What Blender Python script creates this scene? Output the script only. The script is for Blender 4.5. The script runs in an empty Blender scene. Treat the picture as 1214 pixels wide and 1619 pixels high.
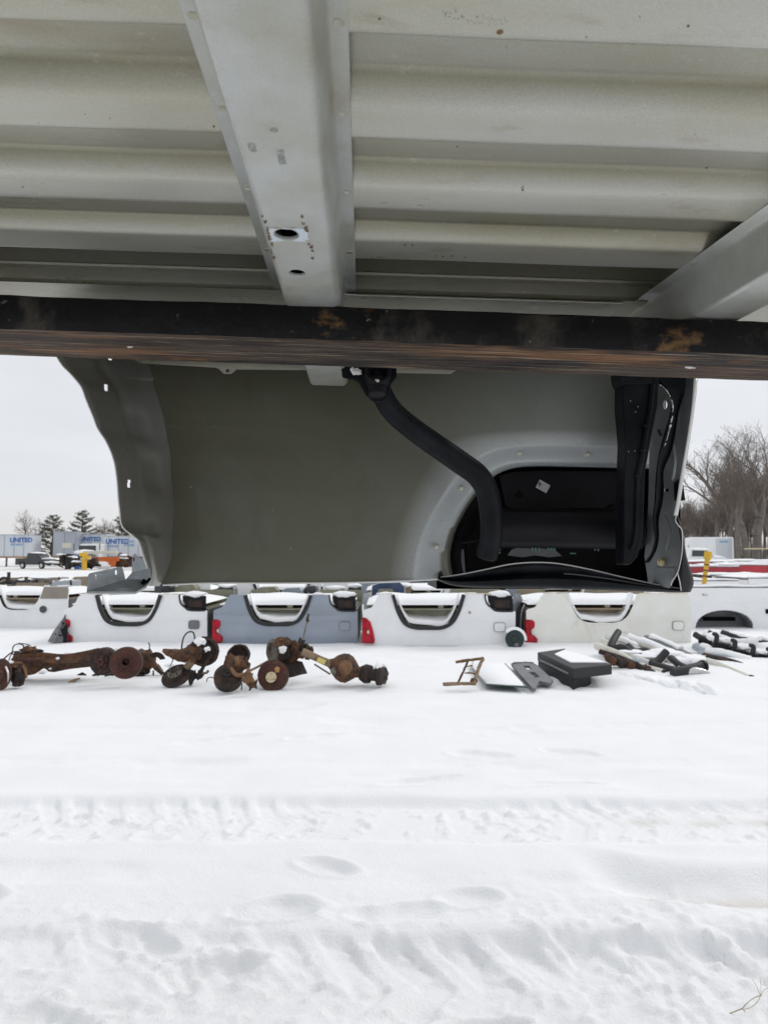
import bpy, bmesh, math, random
import numpy as np
from mathutils import Vector, Matrix, noise as mnoise
from mathutils.geometry import tessellate_polygon
random.seed(7)
SC = bpy.context.scene
COL = SC.collection
# ---------------------------------------------------------------- camera
CZ = 1.3
PITCH = math.radians(3.63)
cam = bpy.data.cameras.new('camera'); camo = bpy.data.objects.new('camera', cam); COL.objects.link(camo)
camo.location = (0, 0, CZ); camo.rotation_euler = (math.radians(90) + PITCH, 0, 0)
cam.sensor_fit = 'VERTICAL'; cam.sensor_height = 36; cam.lens = 24.0
cam.clip_start = 0.02; cam.clip_end = 3000
cam.dof.use_dof = True; cam.dof.focus_distance = 1.25; cam.dof.aperture_fstop = 11.0
SC.camera = camo
# ---------------------------------------------------------------- sky, sun, exposure
SUN_EL, SUN_AZ = math.radians(38), math.radians(60)      # azimuth measured from +Y towards +X
world = bpy.data.worlds.new('World'); SC.world = world; world.use_nodes = True
wn = world.node_tree; wn.nodes.clear()
def N(nt, t, **k):
    n = nt.nodes.new(t)
    for a, b in k.items(): setattr(n, a, b)
    return n
sky = N(wn, 'ShaderNodeTexSky', sky_type='NISHITA'); sky.sun_disc = False
sky.sun_elevation = SUN_EL; sky.sun_rotation = SUN_AZ; sky.dust_density = 2.0
bg1 = N(wn, 'ShaderNodeBackground'); bg1.inputs[1].default_value = 0.1
bg2 = N(wn, 'ShaderNodeBackground'); bg2.inputs[1].default_value = 0.93
mx = N(wn, 'ShaderNodeMixShader'); mx.inputs[0].default_value = 0.93
wo = N(wn, 'ShaderNodeOutputWorld')
tc = N(wn, 'ShaderNodeTexCoord'); sep = N(wn, 'ShaderNodeSeparateXYZ')
mp = N(wn, 'ShaderNodeMapping'); mp.inputs['Scale'].default_value = (1.2, 1.2, 5)
ns = N(wn, 'ShaderNodeTexNoise'); ns.inputs['Scale'].default_value = 1.6; ns.inputs['Detail'].default_value = 6
ramp = N(wn, 'ShaderNodeValToRGB')
e = ramp.color_ramp.elements
e[0].position = 0.0; e[0].color = (0.83, 0.815, 0.80, 1)
e[1].position = 1.0; e[1].color = (0.98, 1.0, 1.03, 1)
m = e.new(0.09); m.color = (0.80, 0.82, 0.86, 1)
m = e.new(0.30); m.color = (0.86, 0.88, 0.92, 1)
rn = N(wn, 'ShaderNodeMapRange'); rn.inputs[1].default_value = 0.3; rn.inputs[2].default_value = 0.7
rn.inputs[3].default_value = 0.93; rn.inputs[4].default_value = 1.07
vm = N(wn, 'ShaderNodeVectorMath', operation='SCALE')
L = wn.links.new
L(tc.outputs['Generated'], sep.inputs[0]); L(sep.outputs['Z'], ramp.inputs[0])
L(tc.outputs['Generated'], mp.inputs[0]); L(mp.outputs[0], ns.inputs['Vector']); L(ns.outputs[0], rn.inputs[0])
L(ramp.outputs[0], vm.inputs[0]); L(rn.outputs[0], vm.inputs['Scale']); L(vm.outputs[0], bg2.inputs[0])
L(sky.outputs[0], bg1.inputs[0]); L(bg1.outputs[0], mx.inputs[1]); L(bg2.outputs[0], mx.inputs[2]); L(mx.outputs[0], wo.inputs[0])
sun = bpy.data.lights.new('sun', 'SUN'); suno = bpy.data.objects.new('sun', sun); COL.objects.link(suno)
sun.energy = 0.9; sun.angle = math.radians(16); sun.color = (1.0, 0.97, 0.93)
sd = Vector((math.sin(SUN_AZ) * math.cos(SUN_EL), math.cos(SUN_AZ) * math.cos(SUN_EL), math.sin(SUN_EL)))
suno.rotation_euler = (-sd).to_track_quat('-Z', 'Y').to_euler()
SC.view_settings.view_transform = 'Standard'; SC.view_settings.look = 'None'
SC.view_settings.exposure = 0.10; SC.view_settings.gamma = 1.0
SC.render.engine = 'CYCLES'; SC.cycles.max_bounces = 10; SC.cycles.diffuse_bounces = 7
# ---------------------------------------------------------------- measuring: photograph pixel -> place at a known distance
F = 1079.0
def ray(px, py):
    u, v = (px - 607) / F, (809.5 - py) / F
    return Vector((u, math.cos(PITCH) - v * math.sin(PITCH), math.sin(PITCH) + v * math.cos(PITCH)))
def Q(px, py, Y):
    d = ray(px, py); t = Y / d.y
    return Vector((0, 0, CZ)) + d * t
def G(px, py, z=0.0):
    d = ray(px, py); t = (z - CZ) / d.z
    return Vector((0, 0, CZ)) + d * t
RB = Matrix.Rotation(0.030, 3, 'Z') @ Matrix.Rotation(0.020, 3, 'Y')
RBI = RB.transposed()
def Lp(px, py, Y):
    d = RBI @ ray(px, py); return d * (Y / d.y)
EB = Vector((0, 1.3, 0.39))
# ---------------------------------------------------------------- mesh builder
def frame_of(t):
    t = t.normalized(); a = Vector((0, 0, 1)) if abs(t.z) < 0.9 else Vector((1, 0, 0))
    u = t.cross(a).normalized(); return u, t.cross(u).normalized()
def catmull(pts, k=5):
    pts = [Vector(p) for p in pts]; out = []
    for i in range(len(pts) - 1):
        p0 = pts[max(i - 1, 0)]; p1 = pts[i]; p2 = pts[i + 1]; p3 = pts[min(i + 2, len(pts) - 1)]
        for j in range(k):
            t = j / k
            out.append(0.5 * ((2 * p1) + (p2 - p0) * t + (2 * p0 - 5 * p1 + 4 * p2 - p3) * t * t + (3 * p1 - p0 - 3 * p2 + p3) * t ** 3))
    out.append(pts[-1]); return out
class MB:
    def __init__(s): s.v = []; s.f = []
    def add(s, vs, fs):
        o = len(s.v); s.v += [tuple(p) for p in vs]; s.f += [tuple(i + o for i in f) for f in fs]; return s
    def box(s, c, size, R=None):
        c = Vector(c); vs = []
        for z in (-.5, .5):
            for y in (-.5, .5):
                for x in (-.5, .5):
                    p = Vector((x * size[0], y * size[1], z * size[2])); vs.append(c + (R @ p if R else p))
        return s.add(vs, [(0, 2, 3, 1), (4, 5, 7, 6), (0, 1, 5, 4), (2, 6, 7, 3), (0, 4, 6, 2), (1, 3, 7, 5)])
    def box2(s, a, b):
        return s.box([(a[i] + b[i]) / 2 for i in range(3)], [abs(b[i] - a[i]) for i in range(3)])
    def tube(s, path, r, n=8, flat=1.0, cap=True, jit=0):
        path = [Vector(p) for p in path]; m = len(path); rings = []; u = None
        for i, p in enumerate(path):
            t = path[min(i + 1, m - 1)] - path[max(i - 1, 0)]
            if u is None: u, w = frame_of(t)
            else:
                t.normalize(); u = (u - t * u.dot(t)); u = u.normalized() if u.length > 1e-6 else frame_of(t)[0]; w = t.cross(u)
            rr = r[i] if isinstance(r, (list, tuple)) else r
            rings.append([p + (u * math.cos(a) * flat + w * math.sin(a)) * rr * (1 + random.uniform(-jit, jit)) for a in [2 * math.pi * k / n for k in range(n)]])
        return s.loft(rings, True, cap)
    def loft(s, rings, closed=False, cap=False):
        n = len(rings[0]); vs = [p for r in rings for p in r]; fs = []
        for i in range(len(rings) - 1):
            for k in range(n if closed else n - 1):
                a = i * n + k; b = i * n + (k + 1) % n; fs.append((a, b, b + n, a + n))
        if cap and closed: fs.append(tuple(range(n - 1, -1, -1))); fs.append(tuple(range((len(rings) - 1) * n, len(rings) * n)))
        return s.add(vs, fs)
    def lathe(s, c, axis, prof, n=24, jit=0):
        c = Vector(c); ax = Vector(axis).normalized(); u, w = frame_of(ax); rings = []
        for (d, r) in prof:
            rings.append([c + ax * d + (u * math.cos(a) + w * math.sin(a)) * r * (1 + random.uniform(-jit, jit)) for a in [2 * math.pi * k / n for k in range(n)]])
        return s.loft(rings, True, True)
    def sheet(s, outer, holes, fmap, thick):
        """flat outline with holes; fmap(u,v)->point; thick = vector offset of the back face"""
        loops = [list(outer)] + [list(h) for h in holes]
        allp = [p for l in loops for p in l]
        tr = tessellate_polygon([[Vector((p[0], p[1], 0)) for p in l] for l in loops])
        A = [Vector(fmap(*p)) for p in allp]
        if callable(thick): B = [Vector(thick(*p)) for p in allp]
        else: B = [a + Vector(thick) for a in A]
        n = len(allp); fs = [tuple(t) for t in tr] + [tuple(i + n for i in reversed(t)) for t in tr]; o = 0
        for l in loops:
            k = len(l)
            for i in range(k): a = o + i; b = o + (i + 1) % k; fs.append((a, b, b + n, a + n))
            o += k
        return s.add(A + B, fs)
    def blob(s, c, size, seed=0, n=10, rough=.25, flatbase=None):
        c = Vector(c); vs = []; fs = []; m = n; k = n * 2
        for i in range(m + 1):
            th = math.pi * i / m
            for j in range(k):
                ph = 2 * math.pi * j / k
                d = Vector((math.sin(th) * math.cos(ph), math.sin(th) * math.sin(ph), math.cos(th)))
                q = 1 + rough * mnoise.noise(d * 1.6 + Vector((seed * 3.1, seed, 0))) * 1.6 + rough * .5 * mnoise.noise(d * 4 + Vector((seed, 0, 9)))
                p = Vector((d.x * size[0], d.y * size[1], d.z * size[2])) * q
                if flatbase is not None and p.z < flatbase: p.z = flatbase
                vs.append(c + p)
        for i in range(m):
            for j in range(k): a = i * k + j; b = i * k + (j + 1) % k; fs.append((a, a + k, b + k, b))
        return s.add(vs, fs)
    def build(s, name, mat, parent=None, smooth=False, off=None, bevel=0, sharp=40, subsurf=0, label=None, merge=True):
        me = bpy.data.meshes.new(name)
        vs = s.v if off is None else [(p[0] - off[0], p[1] - off[1], p[2] - off[2]) for p in s.v]
        bm = bmesh.new(); bv = [bm.verts.new(p) for p in vs]
        for f in s.f:
            if len(set(f)) > 2:
                try: bm.faces.new([bv[i] for i in f])
                except ValueError: pass
        if merge: bmesh.ops.remove_doubles(bm, verts=bm.verts, dist=1e-6)
        bmesh.ops.recalc_face_normals(bm, faces=bm.faces)
        bm.to_mesh(me); bm.free()
        o = bpy.data.objects.new(name, me); COL.objects.link(o)
        me.materials.append(mat)
        if smooth:
            me.polygons.foreach_set('use_smooth', [True] * len(me.polygons))
            try: me.set_sharp_from_angle(angle=math.radians(sharp))
            except Exception: pass
        if bevel:
            b = o.modifiers.new('bevel', 'BEVEL'); b.width = bevel; b.segments = 2; b.limit_method = 'ANGLE'; b.angle_limit = math.radians(35)
        if subsurf:
            b = o.modifiers.new('sub', 'SUBSURF'); b.levels = subsurf; b.render_levels = subsurf
        if parent is not None: o.parent = parent
        if label: o['label'] = label
        return o
def tag(o, label=None, cat=None, group=None, kind=None):
    if label: o['label'] = label
    if cat: o['category'] = cat
    if group: o['group'] = group
    if kind: o['kind'] = kind
    return o
def empty(name, loc, rz=0, label=None, cat=None, group=None):
    o = bpy.data.objects.new(name, None); COL.objects.link(o); o.location = loc; o.rotation_euler = (0, 0, rz)
    o.empty_display_size = .1
    return tag(o, label, cat, group)
def copy_tree(o, parent=None):
    c = o.copy(); COL.objects.link(c); c.parent = parent
    for ch in list(o.children): copy_tree(ch, c)
    return c
# ---------------------------------------------------------------- materials
def mat(name, col, rough=.5, metal=0.0, col2=None, nscale=8, nlo=.4, nhi=.65, stretch=(1, 1, 1), bump=0.0, bscale=60, layers=(), coat=0.0, spec=.5, grain=0.0, gscale=400, rvar=0.0, attr=None, attr_col=None):
    m = bpy.data.materials.new(name); m.use_nodes = True; nt = m.node_tree; nt.nodes.clear()
    out = N(nt, 'ShaderNodeOutputMaterial'); b = N(nt, 'ShaderNodeBsdfPrincipled'); L = nt.links.new
    L(b.outputs[0], out.inputs[0]); b.inputs['Roughness'].default_value = rough; b.inputs['Metallic'].default_value = metal
    b.inputs['Specular IOR Level'].default_value = spec
    b.inputs['Coat Weight'].default_value = coat
    tcn = N(nt, 'ShaderNodeTexCoord')
    def noise_fac(scale, lo, hi, st, detail=5, off=0):
        mpn = N(nt, 'ShaderNodeMapping'); mpn.inputs['Scale'].default_value = st; mpn.inputs['Location'].default_value = (off, off * .7, 0)
        nn = N(nt, 'ShaderNodeTexNoise'); nn.inputs['Scale'].default_value = scale; nn.inputs['Detail'].default_value = detail; nn.inputs['Roughness'].default_value = .62
        mr = N(nt, 'ShaderNodeMapRange'); mr.inputs[1].default_value = lo; mr.inputs[2].default_value = hi
        L(tcn.outputs['Object'], mpn.inputs[0]); L(mpn.outputs[0], nn.inputs['Vector']); L(nn.outputs[0], mr.inputs[0]); return mr.outputs[0], nn.outputs[0]
    cur = None
    def mixc(fac, a, bcol):
        mm = N(nt, 'ShaderNodeMix', data_type='RGBA'); L(fac, mm.inputs[0])
        if isinstance(a, tuple): mm.inputs[6].default_value = (*a, 1)
        else: L(a, mm.inputs[6])
        mm.inputs[7].default_value = (*bcol, 1); return mm.outputs[2]
    cur = tuple(col)
    if col2: cur = mixc(noise_fac(nscale, nlo, nhi, stretch)[0], cur, tuple(col2))
    if attr:
        an = N(nt, 'ShaderNodeAttribute'); an.attribute_name = attr
        nf, _ = noise_fac(9, .0, 1.0, (1, 1, 1), 4, 3)
        md = N(nt, 'ShaderNodeMath', operation='MULTIPLY_ADD'); L(nf, md.inputs[0]); md.inputs[1].default_value = .16; md.inputs[2].default_value = -.08
        ad = N(nt, 'ShaderNodeMath', operation='ADD', use_clamp=True); L(md.outputs[0], ad.inputs[0]); L(an.outputs['Fac'], ad.inputs[1])
        mu = N(nt, 'ShaderNodeMath', operation='MULTIPLY', use_clamp=True); L(ad.outputs[0], mu.inputs[0]); mu.inputs[1].default_value = 1.0
        cur = mixc(mu.outputs[0], cur, attr_col)
    for i, (lc, ls, lo, hi, st) in enumerate(layers):
        cur = mixc(noise_fac(ls, lo, hi, st, 8, 5.3 * (i + 1))[0], cur, lc)
    if grain:
        gn = N(nt, 'ShaderNodeTexNoise'); gn.inputs['Scale'].default_value = gscale; gn.inputs['Detail'].default_value = 2
        L(tcn.outputs['Object'], gn.inputs['Vector'])
        mr = N(nt, 'ShaderNodeMapRange'); mr.inputs[1].default_value = .25; mr.inputs[2].default_value = .75; mr.inputs[3].default_value = 1 - grain; mr.inputs[4].default_value = 1 + grain
        L(gn.outputs[0], mr.inputs[0])
        v = N(nt, 'ShaderNodeVectorMath', operation='SCALE'); L(mr.outputs[0], v.inputs['Scale'])
        if isinstance(cur, tuple): v.inputs[0].default_value = cur
        else: L(cur, v.inputs[0])
        cur = v.outputs[0]
    if isinstance(cur, tuple): b.inputs['Base Color'].default_value = (*cur, 1)
    else: L(cur, b.inputs['Base Color'])
    if rvar:
        f, _ = noise_fac(nscale * 1.7, .3, .7, stretch, 5, 11)
        mr = N(nt, 'ShaderNodeMapRange'); mr.inputs[3].default_value = max(rough - rvar, .02); mr.inputs[4].default_value = min(rough + rvar, 1)
        L(f, mr.inputs[0]); L(mr.outputs[0], b.inputs['Roughness'])
    if bump:
        _, f = noise_fac(bscale, 0, 1, stretch, 6, 2)
        bn = N(nt, 'ShaderNodeBump'); bn.inputs['Strength'].default_value = bump; bn.inputs['Distance'].default_value = .01
        L(f, bn.inputs['Height']); L(bn.outputs[0], b.inputs['Normal'])
    return m
M = {}
M['snow'] = mat('snow', (.86, .875, .90), .75, 0, (.82, .835, .865), 3, .4, .65, bump=.25, bscale=45, spec=.25)
M['snowcap'] = mat('snow_cap', (.875, .88, .89), .8, 0, bump=.2, bscale=30, spec=.2)
M['under'] = mat('underbody_paint', (.47, .47, .42), .33, .62, (.41, .395, .31), 4, .38, .66, stretch=(.5, 2, 1), layers=[((.24, .19, .12), 2.5, .58, .85, (1, 4, 1)), ((.52, .54, .52), 45, .60, .74, (1, 1, 1)), ((.17, .13, .08), 38, .70, .76, (1, 1.6, 1))], grain=.10, gscale=550, bump=.05, bscale=240, rvar=.08)
M['floorp'] = mat('floor_paint', (.49, .49, .45), .33, .6, (.44, .43, .35), 4, .38, .66, stretch=(.5, 2, 1), layers=[((.24, .19, .12), 2.5, .60, .85, (1, 4, 1)), ((.50, .52, .48), 90, .62, .90, (1, 1, 1)), ((.30, .27, .19), 14, .60, .80, (.6, 2, 1))], grain=.10, gscale=550, bump=.05, bscale=240, rvar=.08, attr='overspray_shading', attr_col=(.215, .205, .135))
M['underlite'] = mat('crossmember_paint', (.50, .515, .50), .36, .45, (.37, .37, .30), 7, .42, .7, layers=[((.28, .23, .14), 9, .60, .85, (1, 1, 1))], grain=.07, gscale=500, bump=.04, bscale=200, rvar=.08)
M['weld'] = mat('weld_stain', (.58, .64, .70), .5, .1, (.46, .45, .39), 60, .5, .62)
M['burn'] = mat('burn_mark', (.10, .065, .04), .8, 0, (.22, .12, .05), 120, .4, .6)
M['ink'] = mat('ink_print', (.20, .21, .20), .6, 0)
M['skin'] = mat('panel_inner_primer', (.094, .094, .062), .42, .15, (.103, .103, .069), 1.2, .35, .7, grain=.12, gscale=420, attr='overspray_shading', attr_col=(.46, .49, .50), coat=.2, rvar=.05, bump=.03, bscale=150, layers=[((.20, .20, .17), 70, .69, .74, (1, 1, 1)), ((.06, .06, .045), 5, .64, .85, (1, 1, .4))])
M['arch'] = mat('wheelhouse_primer', (.215, .207, .188), .34, .4, (.24, .232, .212), 4, .4, .7, grain=.1, gscale=300, attr='overspray_shading', attr_col=(.46, .48, .47), rvar=.08, bump=.04, bscale=90)
M['greypanel'] = mat('grey_primer_panel', (.24, .255, .26), .38, .3, (.33, .35, .36), 9, .4, .65, grain=.06, bump=.04, bscale=80)
M['ecoat'] = mat('black_coated_steel', (.005, .006, .008), .42, 0, (.016, .017, .021), 12, .4, .7, grain=.2, gscale=300, spec=.12, bump=.06, bscale=160, rvar=.1, layers=[((.07, .07, .07), 70, .74, .80, (1, 1, 1))])
M['plastic'] = mat('black_plastic', (.007, .007, .009), .5, 0, (.011, .011, .014), 15, .4, .7, spec=.2, bump=.1, bscale=260)
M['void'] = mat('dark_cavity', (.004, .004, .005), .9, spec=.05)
M['white'] = mat('white_vehicle_paint', (.82, .83, .84), .3, 0, (.76, .77, .78), 1.5, .4, .7, coat=.25, layers=[((.62, .60, .55), 5, .62, .85, (1, 1, .5)), ((.30, .24, .18), 30, .74, .78, (1, 1, 1))])
M['edge'] = mat('painted_metal_edge', (.70, .70, .68), .35, .1)
M['cream'] = mat('cream_vehicle_paint', (.80, .80, .765), .35, 0, (.74, .73, .66), 2.0, .4, .7, layers=[((.60, .56, .42), 4, .6, .8, (1, 1, .4))], coat=.3)
M['silver'] = mat('silver_blue_vehicle_paint', (.30, .34, .40), .3, .45, (.25, .29, .34), 1.5, .4, .7, coat=.4)
M['tan'] = mat('tan_vehicle_paint', (.27, .235, .20), .4, .2, (.22, .19, .16), 3, .4, .7)
M['bluep'] = mat('dark_blue_vehicle_paint', (.035, .06, .13), .3, .1, coat=.4)
M['redp'] = mat('red_vehicle_paint', (.45, .02, .03), .3, .1, (.30, .015, .03), 1, .4, .7, coat=.4)
M['darkp'] = mat('dark_vehicle_paint', (.03, .032, .04), .3, .1, coat=.4)
M['darkgrey'] = mat('dark_grey_primer', (.075, .08, .085), .5, .1, (.11, .115, .12), 6)
M['olive'] = mat('olive_inner_primer', (.19, .19, .13), .55, 0, (.26, .255, .19), 3, .4, .7)
M['brownin'] = mat('brown_inner_primer', (.24, .19, .13), .6, 0, (.30, .25, .18), 3, .4, .7)
M['yellowseal'] = mat('yellowed_seam', (.68, .63, .48), .6, 0, (.50, .43, .28), 12, .4, .7)
M['lens'] = mat('red_lamp_lens', (.50, .008, .022), .25, 0, (.24, .005, .014), 14, .4, .6, spec=.3)
M['galv'] = mat('galvanised_steel', (.40, .43, .46), .42, .6, (.30, .33, .36), 30, .4, .65, bump=.06, bscale=90, layers=[((.36, .33, .25), 25, .62, .8, (1, 1, 1))])
M['brass'] = mat('brass_bolt', (.42, .36, .22), .4, .6)
M['clipm'] = mat('beige_plastic_clip', (.60, .58, .50), .5)
M['teal'] = mat('teal_clip', (.16, .28, .27), .45, .3)
M['label'] = mat('paper_label', (.62, .62, .64), .6, 0, (.12, .12, .12), 90, .55, .62)
M['forkface'] = mat('fork_black_paint', (.004, .004, .005), .40, 0, (.008, .008, .009), 14, .4, .7, bump=.3, bscale=60, rvar=.13, spec=.15,
    layers=[((.075, .065, .050), 9, .53, .70, (1, 1, .7)), ((.15, .085, .035), 13, .60, .68, (.6, 1, 1)), ((.22, .20, .16), 60, .66, .74, (1, 1, 1)), ((.006, .006, .007), 5, .56, .62, (1, 1, 1))])
M['forkbot'] = mat('fork_worn_underside', (.10, .068, .048), .7, .0, (.06, .045, .035), 4, .38, .66, stretch=(.5, 20, 1), bump=.6, bscale=14, rvar=.1, spec=.2,
    layers=[((.24, .115, .05), 1.6, .47, .62, (1, 3, 1)), ((.022, .019, .018), 2.1, .47, .56, (1.2, 6, 1)), ((.05, .04, .035), 7, .46, .62, (.6, 26, 1)), ((.36, .28, .19), 8, .56, .66, (.5, 22, 1)), ((.014, .012, .012), 14, .54, .62, (.5, 14, 1)), ((.34, .15, .03), 3, .60, .74, (1, 3, 1)), ((.33, .24, .14), 60, .66, .72, (.5, 3, 1))])
M['rust'] = mat('rusty_steel', (.070, .034, .020), .85, .1, (.145, .065, .028), 9, .4, .65, bump=.7, bscale=60, layers=[((.025, .018, .015), 14, .5, .62, (1, 1, 1)), ((.26, .13, .055), 22, .64, .72, (1, 1, 1))])
M['rustred'] = mat('red_rusted_disc', (.085, .030, .020), .8, .15, (.05, .022, .017), 14, .4, .65, bump=.4, bscale=80, layers=[((.17, .09, .06), 30, .6, .7, (1, 1, 1))])
M['rustdark'] = mat('dark_rusty_steel', (.024, .017, .014), .75, .2, (.075, .035, .022), 12, .5, .68, bump=.6, bscale=70)
M['rustyel'] = mat('tan_rusted_steel', (.21, .115, .055), .85, .05, (.12, .06, .03), 12, .4, .65, bump=.4, bscale=70)
M['tubetan'] = mat('dirty_tan_tube', (.26, .19, .12), .7, .1, (.15, .09, .05), 14, .4, .65, bump=.3, bscale=70)
M['hubyel'] = mat('yellowed_hub', (.58, .50, .33), .6, .1, (.36, .24, .12), 30, .5, .7)
M['greyhub'] = mat('grey_rusted_hub', (.17, .155, .13), .7, .2, (.09, .06, .045), 20, .45, .65)
M['ystick'] = mat('yellow_sticker', (.62, .50, .14), .5)
M['creamt'] = mat('cream_coated_tube', (.66, .64, .57), .45, .1, (.52, .49, .42), 6, .45, .7, layers=[((.25, .16, .08), 16, .66, .76, (1, 1, 1))])
M['chrome'] = mat('dull_chrome', (.55, .55, .54), .28, .8, (.30, .27, .24), 8, .5, .75)
M['rubber'] = mat('black_rubber', (.016, .016, .018), .6, 0, bump=.1)
M['greytrim'] = mat('grey_plastic_trim', (.16, .165, .175), .5, 0, (.11, .115, .12), 8, .4, .7)
M['glass'] = mat('dark_glass', (.02, .03, .032), .08, 0, spec=.8)
M['glassedge'] = mat('green_glass_edge', (.05, .10, .09), .2)
M['greendisc'] = mat('dark_green_disc', (.012, .026, .025), .5)
M['trailer'] = mat('trailer_white_sheet', (.60, .63, .67), .45, .1, (.52, .55, .59), .4, .4, .7, stretch=(1, 1, .3))
M['trailerg'] = mat('trailer_grey_sheet', (.38, .41, .46), .4, .3, (.32, .35, .39), .5, .4, .7, stretch=(1, 1, .3))
M['bluel'] = mat('blue_lettering', (.03, .13, .42), .5)
M['bluepale'] = mat('pale_blue_lettering', (.22, .36, .55), .5)
M['orange'] = mat('orange_steel', (.60, .14, .02), .5, 0, (.45, .10, .02), 2)
M['woodo'] = mat('weathered_orange_timber', (.42, .22, .08), .8, 0, (.30, .15, .06), 3)
M['yel'] = mat('yellow_paint', (.70, .42, .02), .5, 0, (.55, .33, .03), 3)
M['bark'] = mat('grey_brown_bark', (.17, .15, .13), .9, 0, (.12, .105, .09), 2, .4, .65)
M['twig'] = mat('bare_twig', (.19, .16, .14), .9, 0, (.14, .118, .10), 1)
M['needle'] = mat('pine_needles', (.040, .058, .034), .8, 0, (.085, .090, .045), .7, .4, .65)
M['straw'] = mat('dry_straw', (.42, .38, .24), .8, 0, (.30, .26, .16), 20)

# ---------------------------------------------------------------- snow ground
rng = np.random.default_rng(5)
def vnoise(x, y, seed):
    r = np.random.default_rng(seed).random((256, 256))
    xi = np.floor(x).astype(int); yi = np.floor(y).astype(int); fx = x - xi; fy = y - yi
    fx = fx * fx * (3 - 2 * fx); fy = fy * fy * (3 - 2 * fy)
    a = r[xi % 256, yi % 256]; b = r[(xi + 1) % 256, yi % 256]; c = r[xi % 256, (yi + 1) % 256]; d = r[(xi + 1) % 256, (yi + 1) % 256]
    return (a * (1 - fx) + b * fx) * (1 - fy) + (c * (1 - fx) + d * fx) * fy - .5
def fbm(x, y, s, oc=4, seed=1):
    t = 0; a = 1
    for i in range(oc): t = t + a * vnoise(x / s + 17.3 * i, y / s + 5.1 * i, seed + i); s = s * .5; a *= .5
    return t
def sstep(a, b, x): t = np.clip((x - a) / (b - a), 0, 1); return t * t * (3 - 2 * t)
def snow_h(x, y):
    wx = x + .05 * fbm(x, y, .4, 3, 50); wy = y + .06 * fbm(x, y, .35, 3, 60)
    h = .020 * fbm(x, y, 1.3, 4, 1) + .03 * fbm(x, y, 6, 2, 30)
    near = 1 - sstep(2.62, 3.0, y)
    rough = .12 + .88 * sstep(-.05, .32, fbm(x, y, .9, 3, 77) + .12 * near + .12 * (1 - sstep(1.6, 2.1, y)))
    h = h + (.007 + .012 * near * rough) * fbm(wx, wy, .30, 5, 9) * (1 - sstep(9, 14, y) * .5)
    for (yt, dpt) in ((4.45, .012), (5.3, .014), (6.1, .012), (2.85, .014)):
        yw = y - yt - .10 * np.sin(x * .5 + yt) - .05 * fbm(x, y, .8, 2, 600); h = h - dpt * np.exp(-(yw / .09) ** 4) * sstep(-.25, .15, fbm(x, y * .3, 1.2, 3, 610)) * (1 + .8 * fbm(x, y, .12, 2, 620))
    # wind ripples and old prints on the mid field
    pr = np.clip(fbm(x * .55, y * 1.2, .55, 3, 21) - .22, 0, 1)
    h = h - .09 * pr * sstep(3.7, 4.2, y) * (1 - sstep(7.5, 9, y))
    # wheel track 1 : y 3.13 .. 3.74
    def track(y0, y1, depth, per, slant, seed, back=.035):
        yy = wy * .55 + y * .45 + .02 * np.sin(x * 1.1)
        prof = sstep(y0, y0 + .14, yy) * (1 - sstep(y1 - back, y1, yy))
        c = (y0 + y1) / 2
        ph = (x + slant * np.abs(yy - c) + .03 * fbm(x, y, .3, 2, seed + 5)) / per
        lug = sstep(.10, .2, ph % 1.0) * (1 - sstep(.50, .62, ph % 1.0))
        worn = sstep(-.25, .2, fbm(x, y * .4, .8, 3, seed))
        edge = 1 - sstep(.0, .22, (y1 - yy))
        return -depth * prof * (1 - .75 * lug * (.35 + .65 * edge) * worn) + depth * .25 * np.exp(-((yy - y1 - .03) / .05) ** 2)
    h = h + track(3.18, 3.78, .036, .165, .45, 41, .08)
    c1 = 3.48; dl = (x + .9 * np.abs(y - c1) + .03 * fbm(x, y, .25, 2, 515)) / .052
    h = h + .011 * (np.abs((dl % 1.0) - .5) - .25) * sstep(3.2, 3.26, y) * (1 - sstep(3.62, 3.7, y)) * sstep(-.2, .25, fbm(x, y, .7, 3, 520))
    dl2 = (x + 1.1 * np.abs(y - 2.2) + .05 * fbm(x, y, .25, 2, 525)) / .085
    h = h + .020 * (np.abs((dl2 % 1.0) - .5) - .25) * sstep(1.95, 2.05, y) * (1 - sstep(2.36, 2.44, y)) * sstep(-.1, .3, fbm(x, y, .6, 3, 530))
    h = h + track(1.95, 2.50, .050, .205, .6, 91, .07) * (.45 + .55 * sstep(-.6, .1, x + .25 * np.sin(3 * x)))
    # churned clods inside the tracks
    rd = np.abs(fbm(wx, wy, .26, 4, 171)); h = h - .014 * near * np.clip(.16 - rd, 0, 1) / .16 * rough
    cb = np.clip(fbm(wx, wy, .10, 3, 181) - .10, 0, 1) * sstep(-.05, .25, fbm(x, y, .7, 2, 191)); h = h + .030 * np.clip(fbm(wx, wy, .055, 3, 281) - .08, 0, 1) * near * (.15 + rough) + .018 * cb * near * rough
    cl = np.clip(fbm(x, y, .06, 3, 131) - .10, 0, 1)
    inside = sstep(3.2, 3.3, y) * (1 - sstep(3.6, 3.75, y)) + .7 * sstep(1.7, 2.0, y) * (1 - sstep(2.5, 2.8, y))
    h = h + .042 * cl * inside
    # a kicked furrow on the right and a few boot prints
    d = (y - 2.78 - .14 * np.exp(-((x - .85) / .25) ** 2) + .05 * (x - 1)) / .10
    h = h - .045 * np.exp(-d * d) * sstep(.78, .98, x) + .028 * np.exp(-((d - 1.9) / .8) ** 2) * sstep(.8, 1.1, x)
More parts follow.
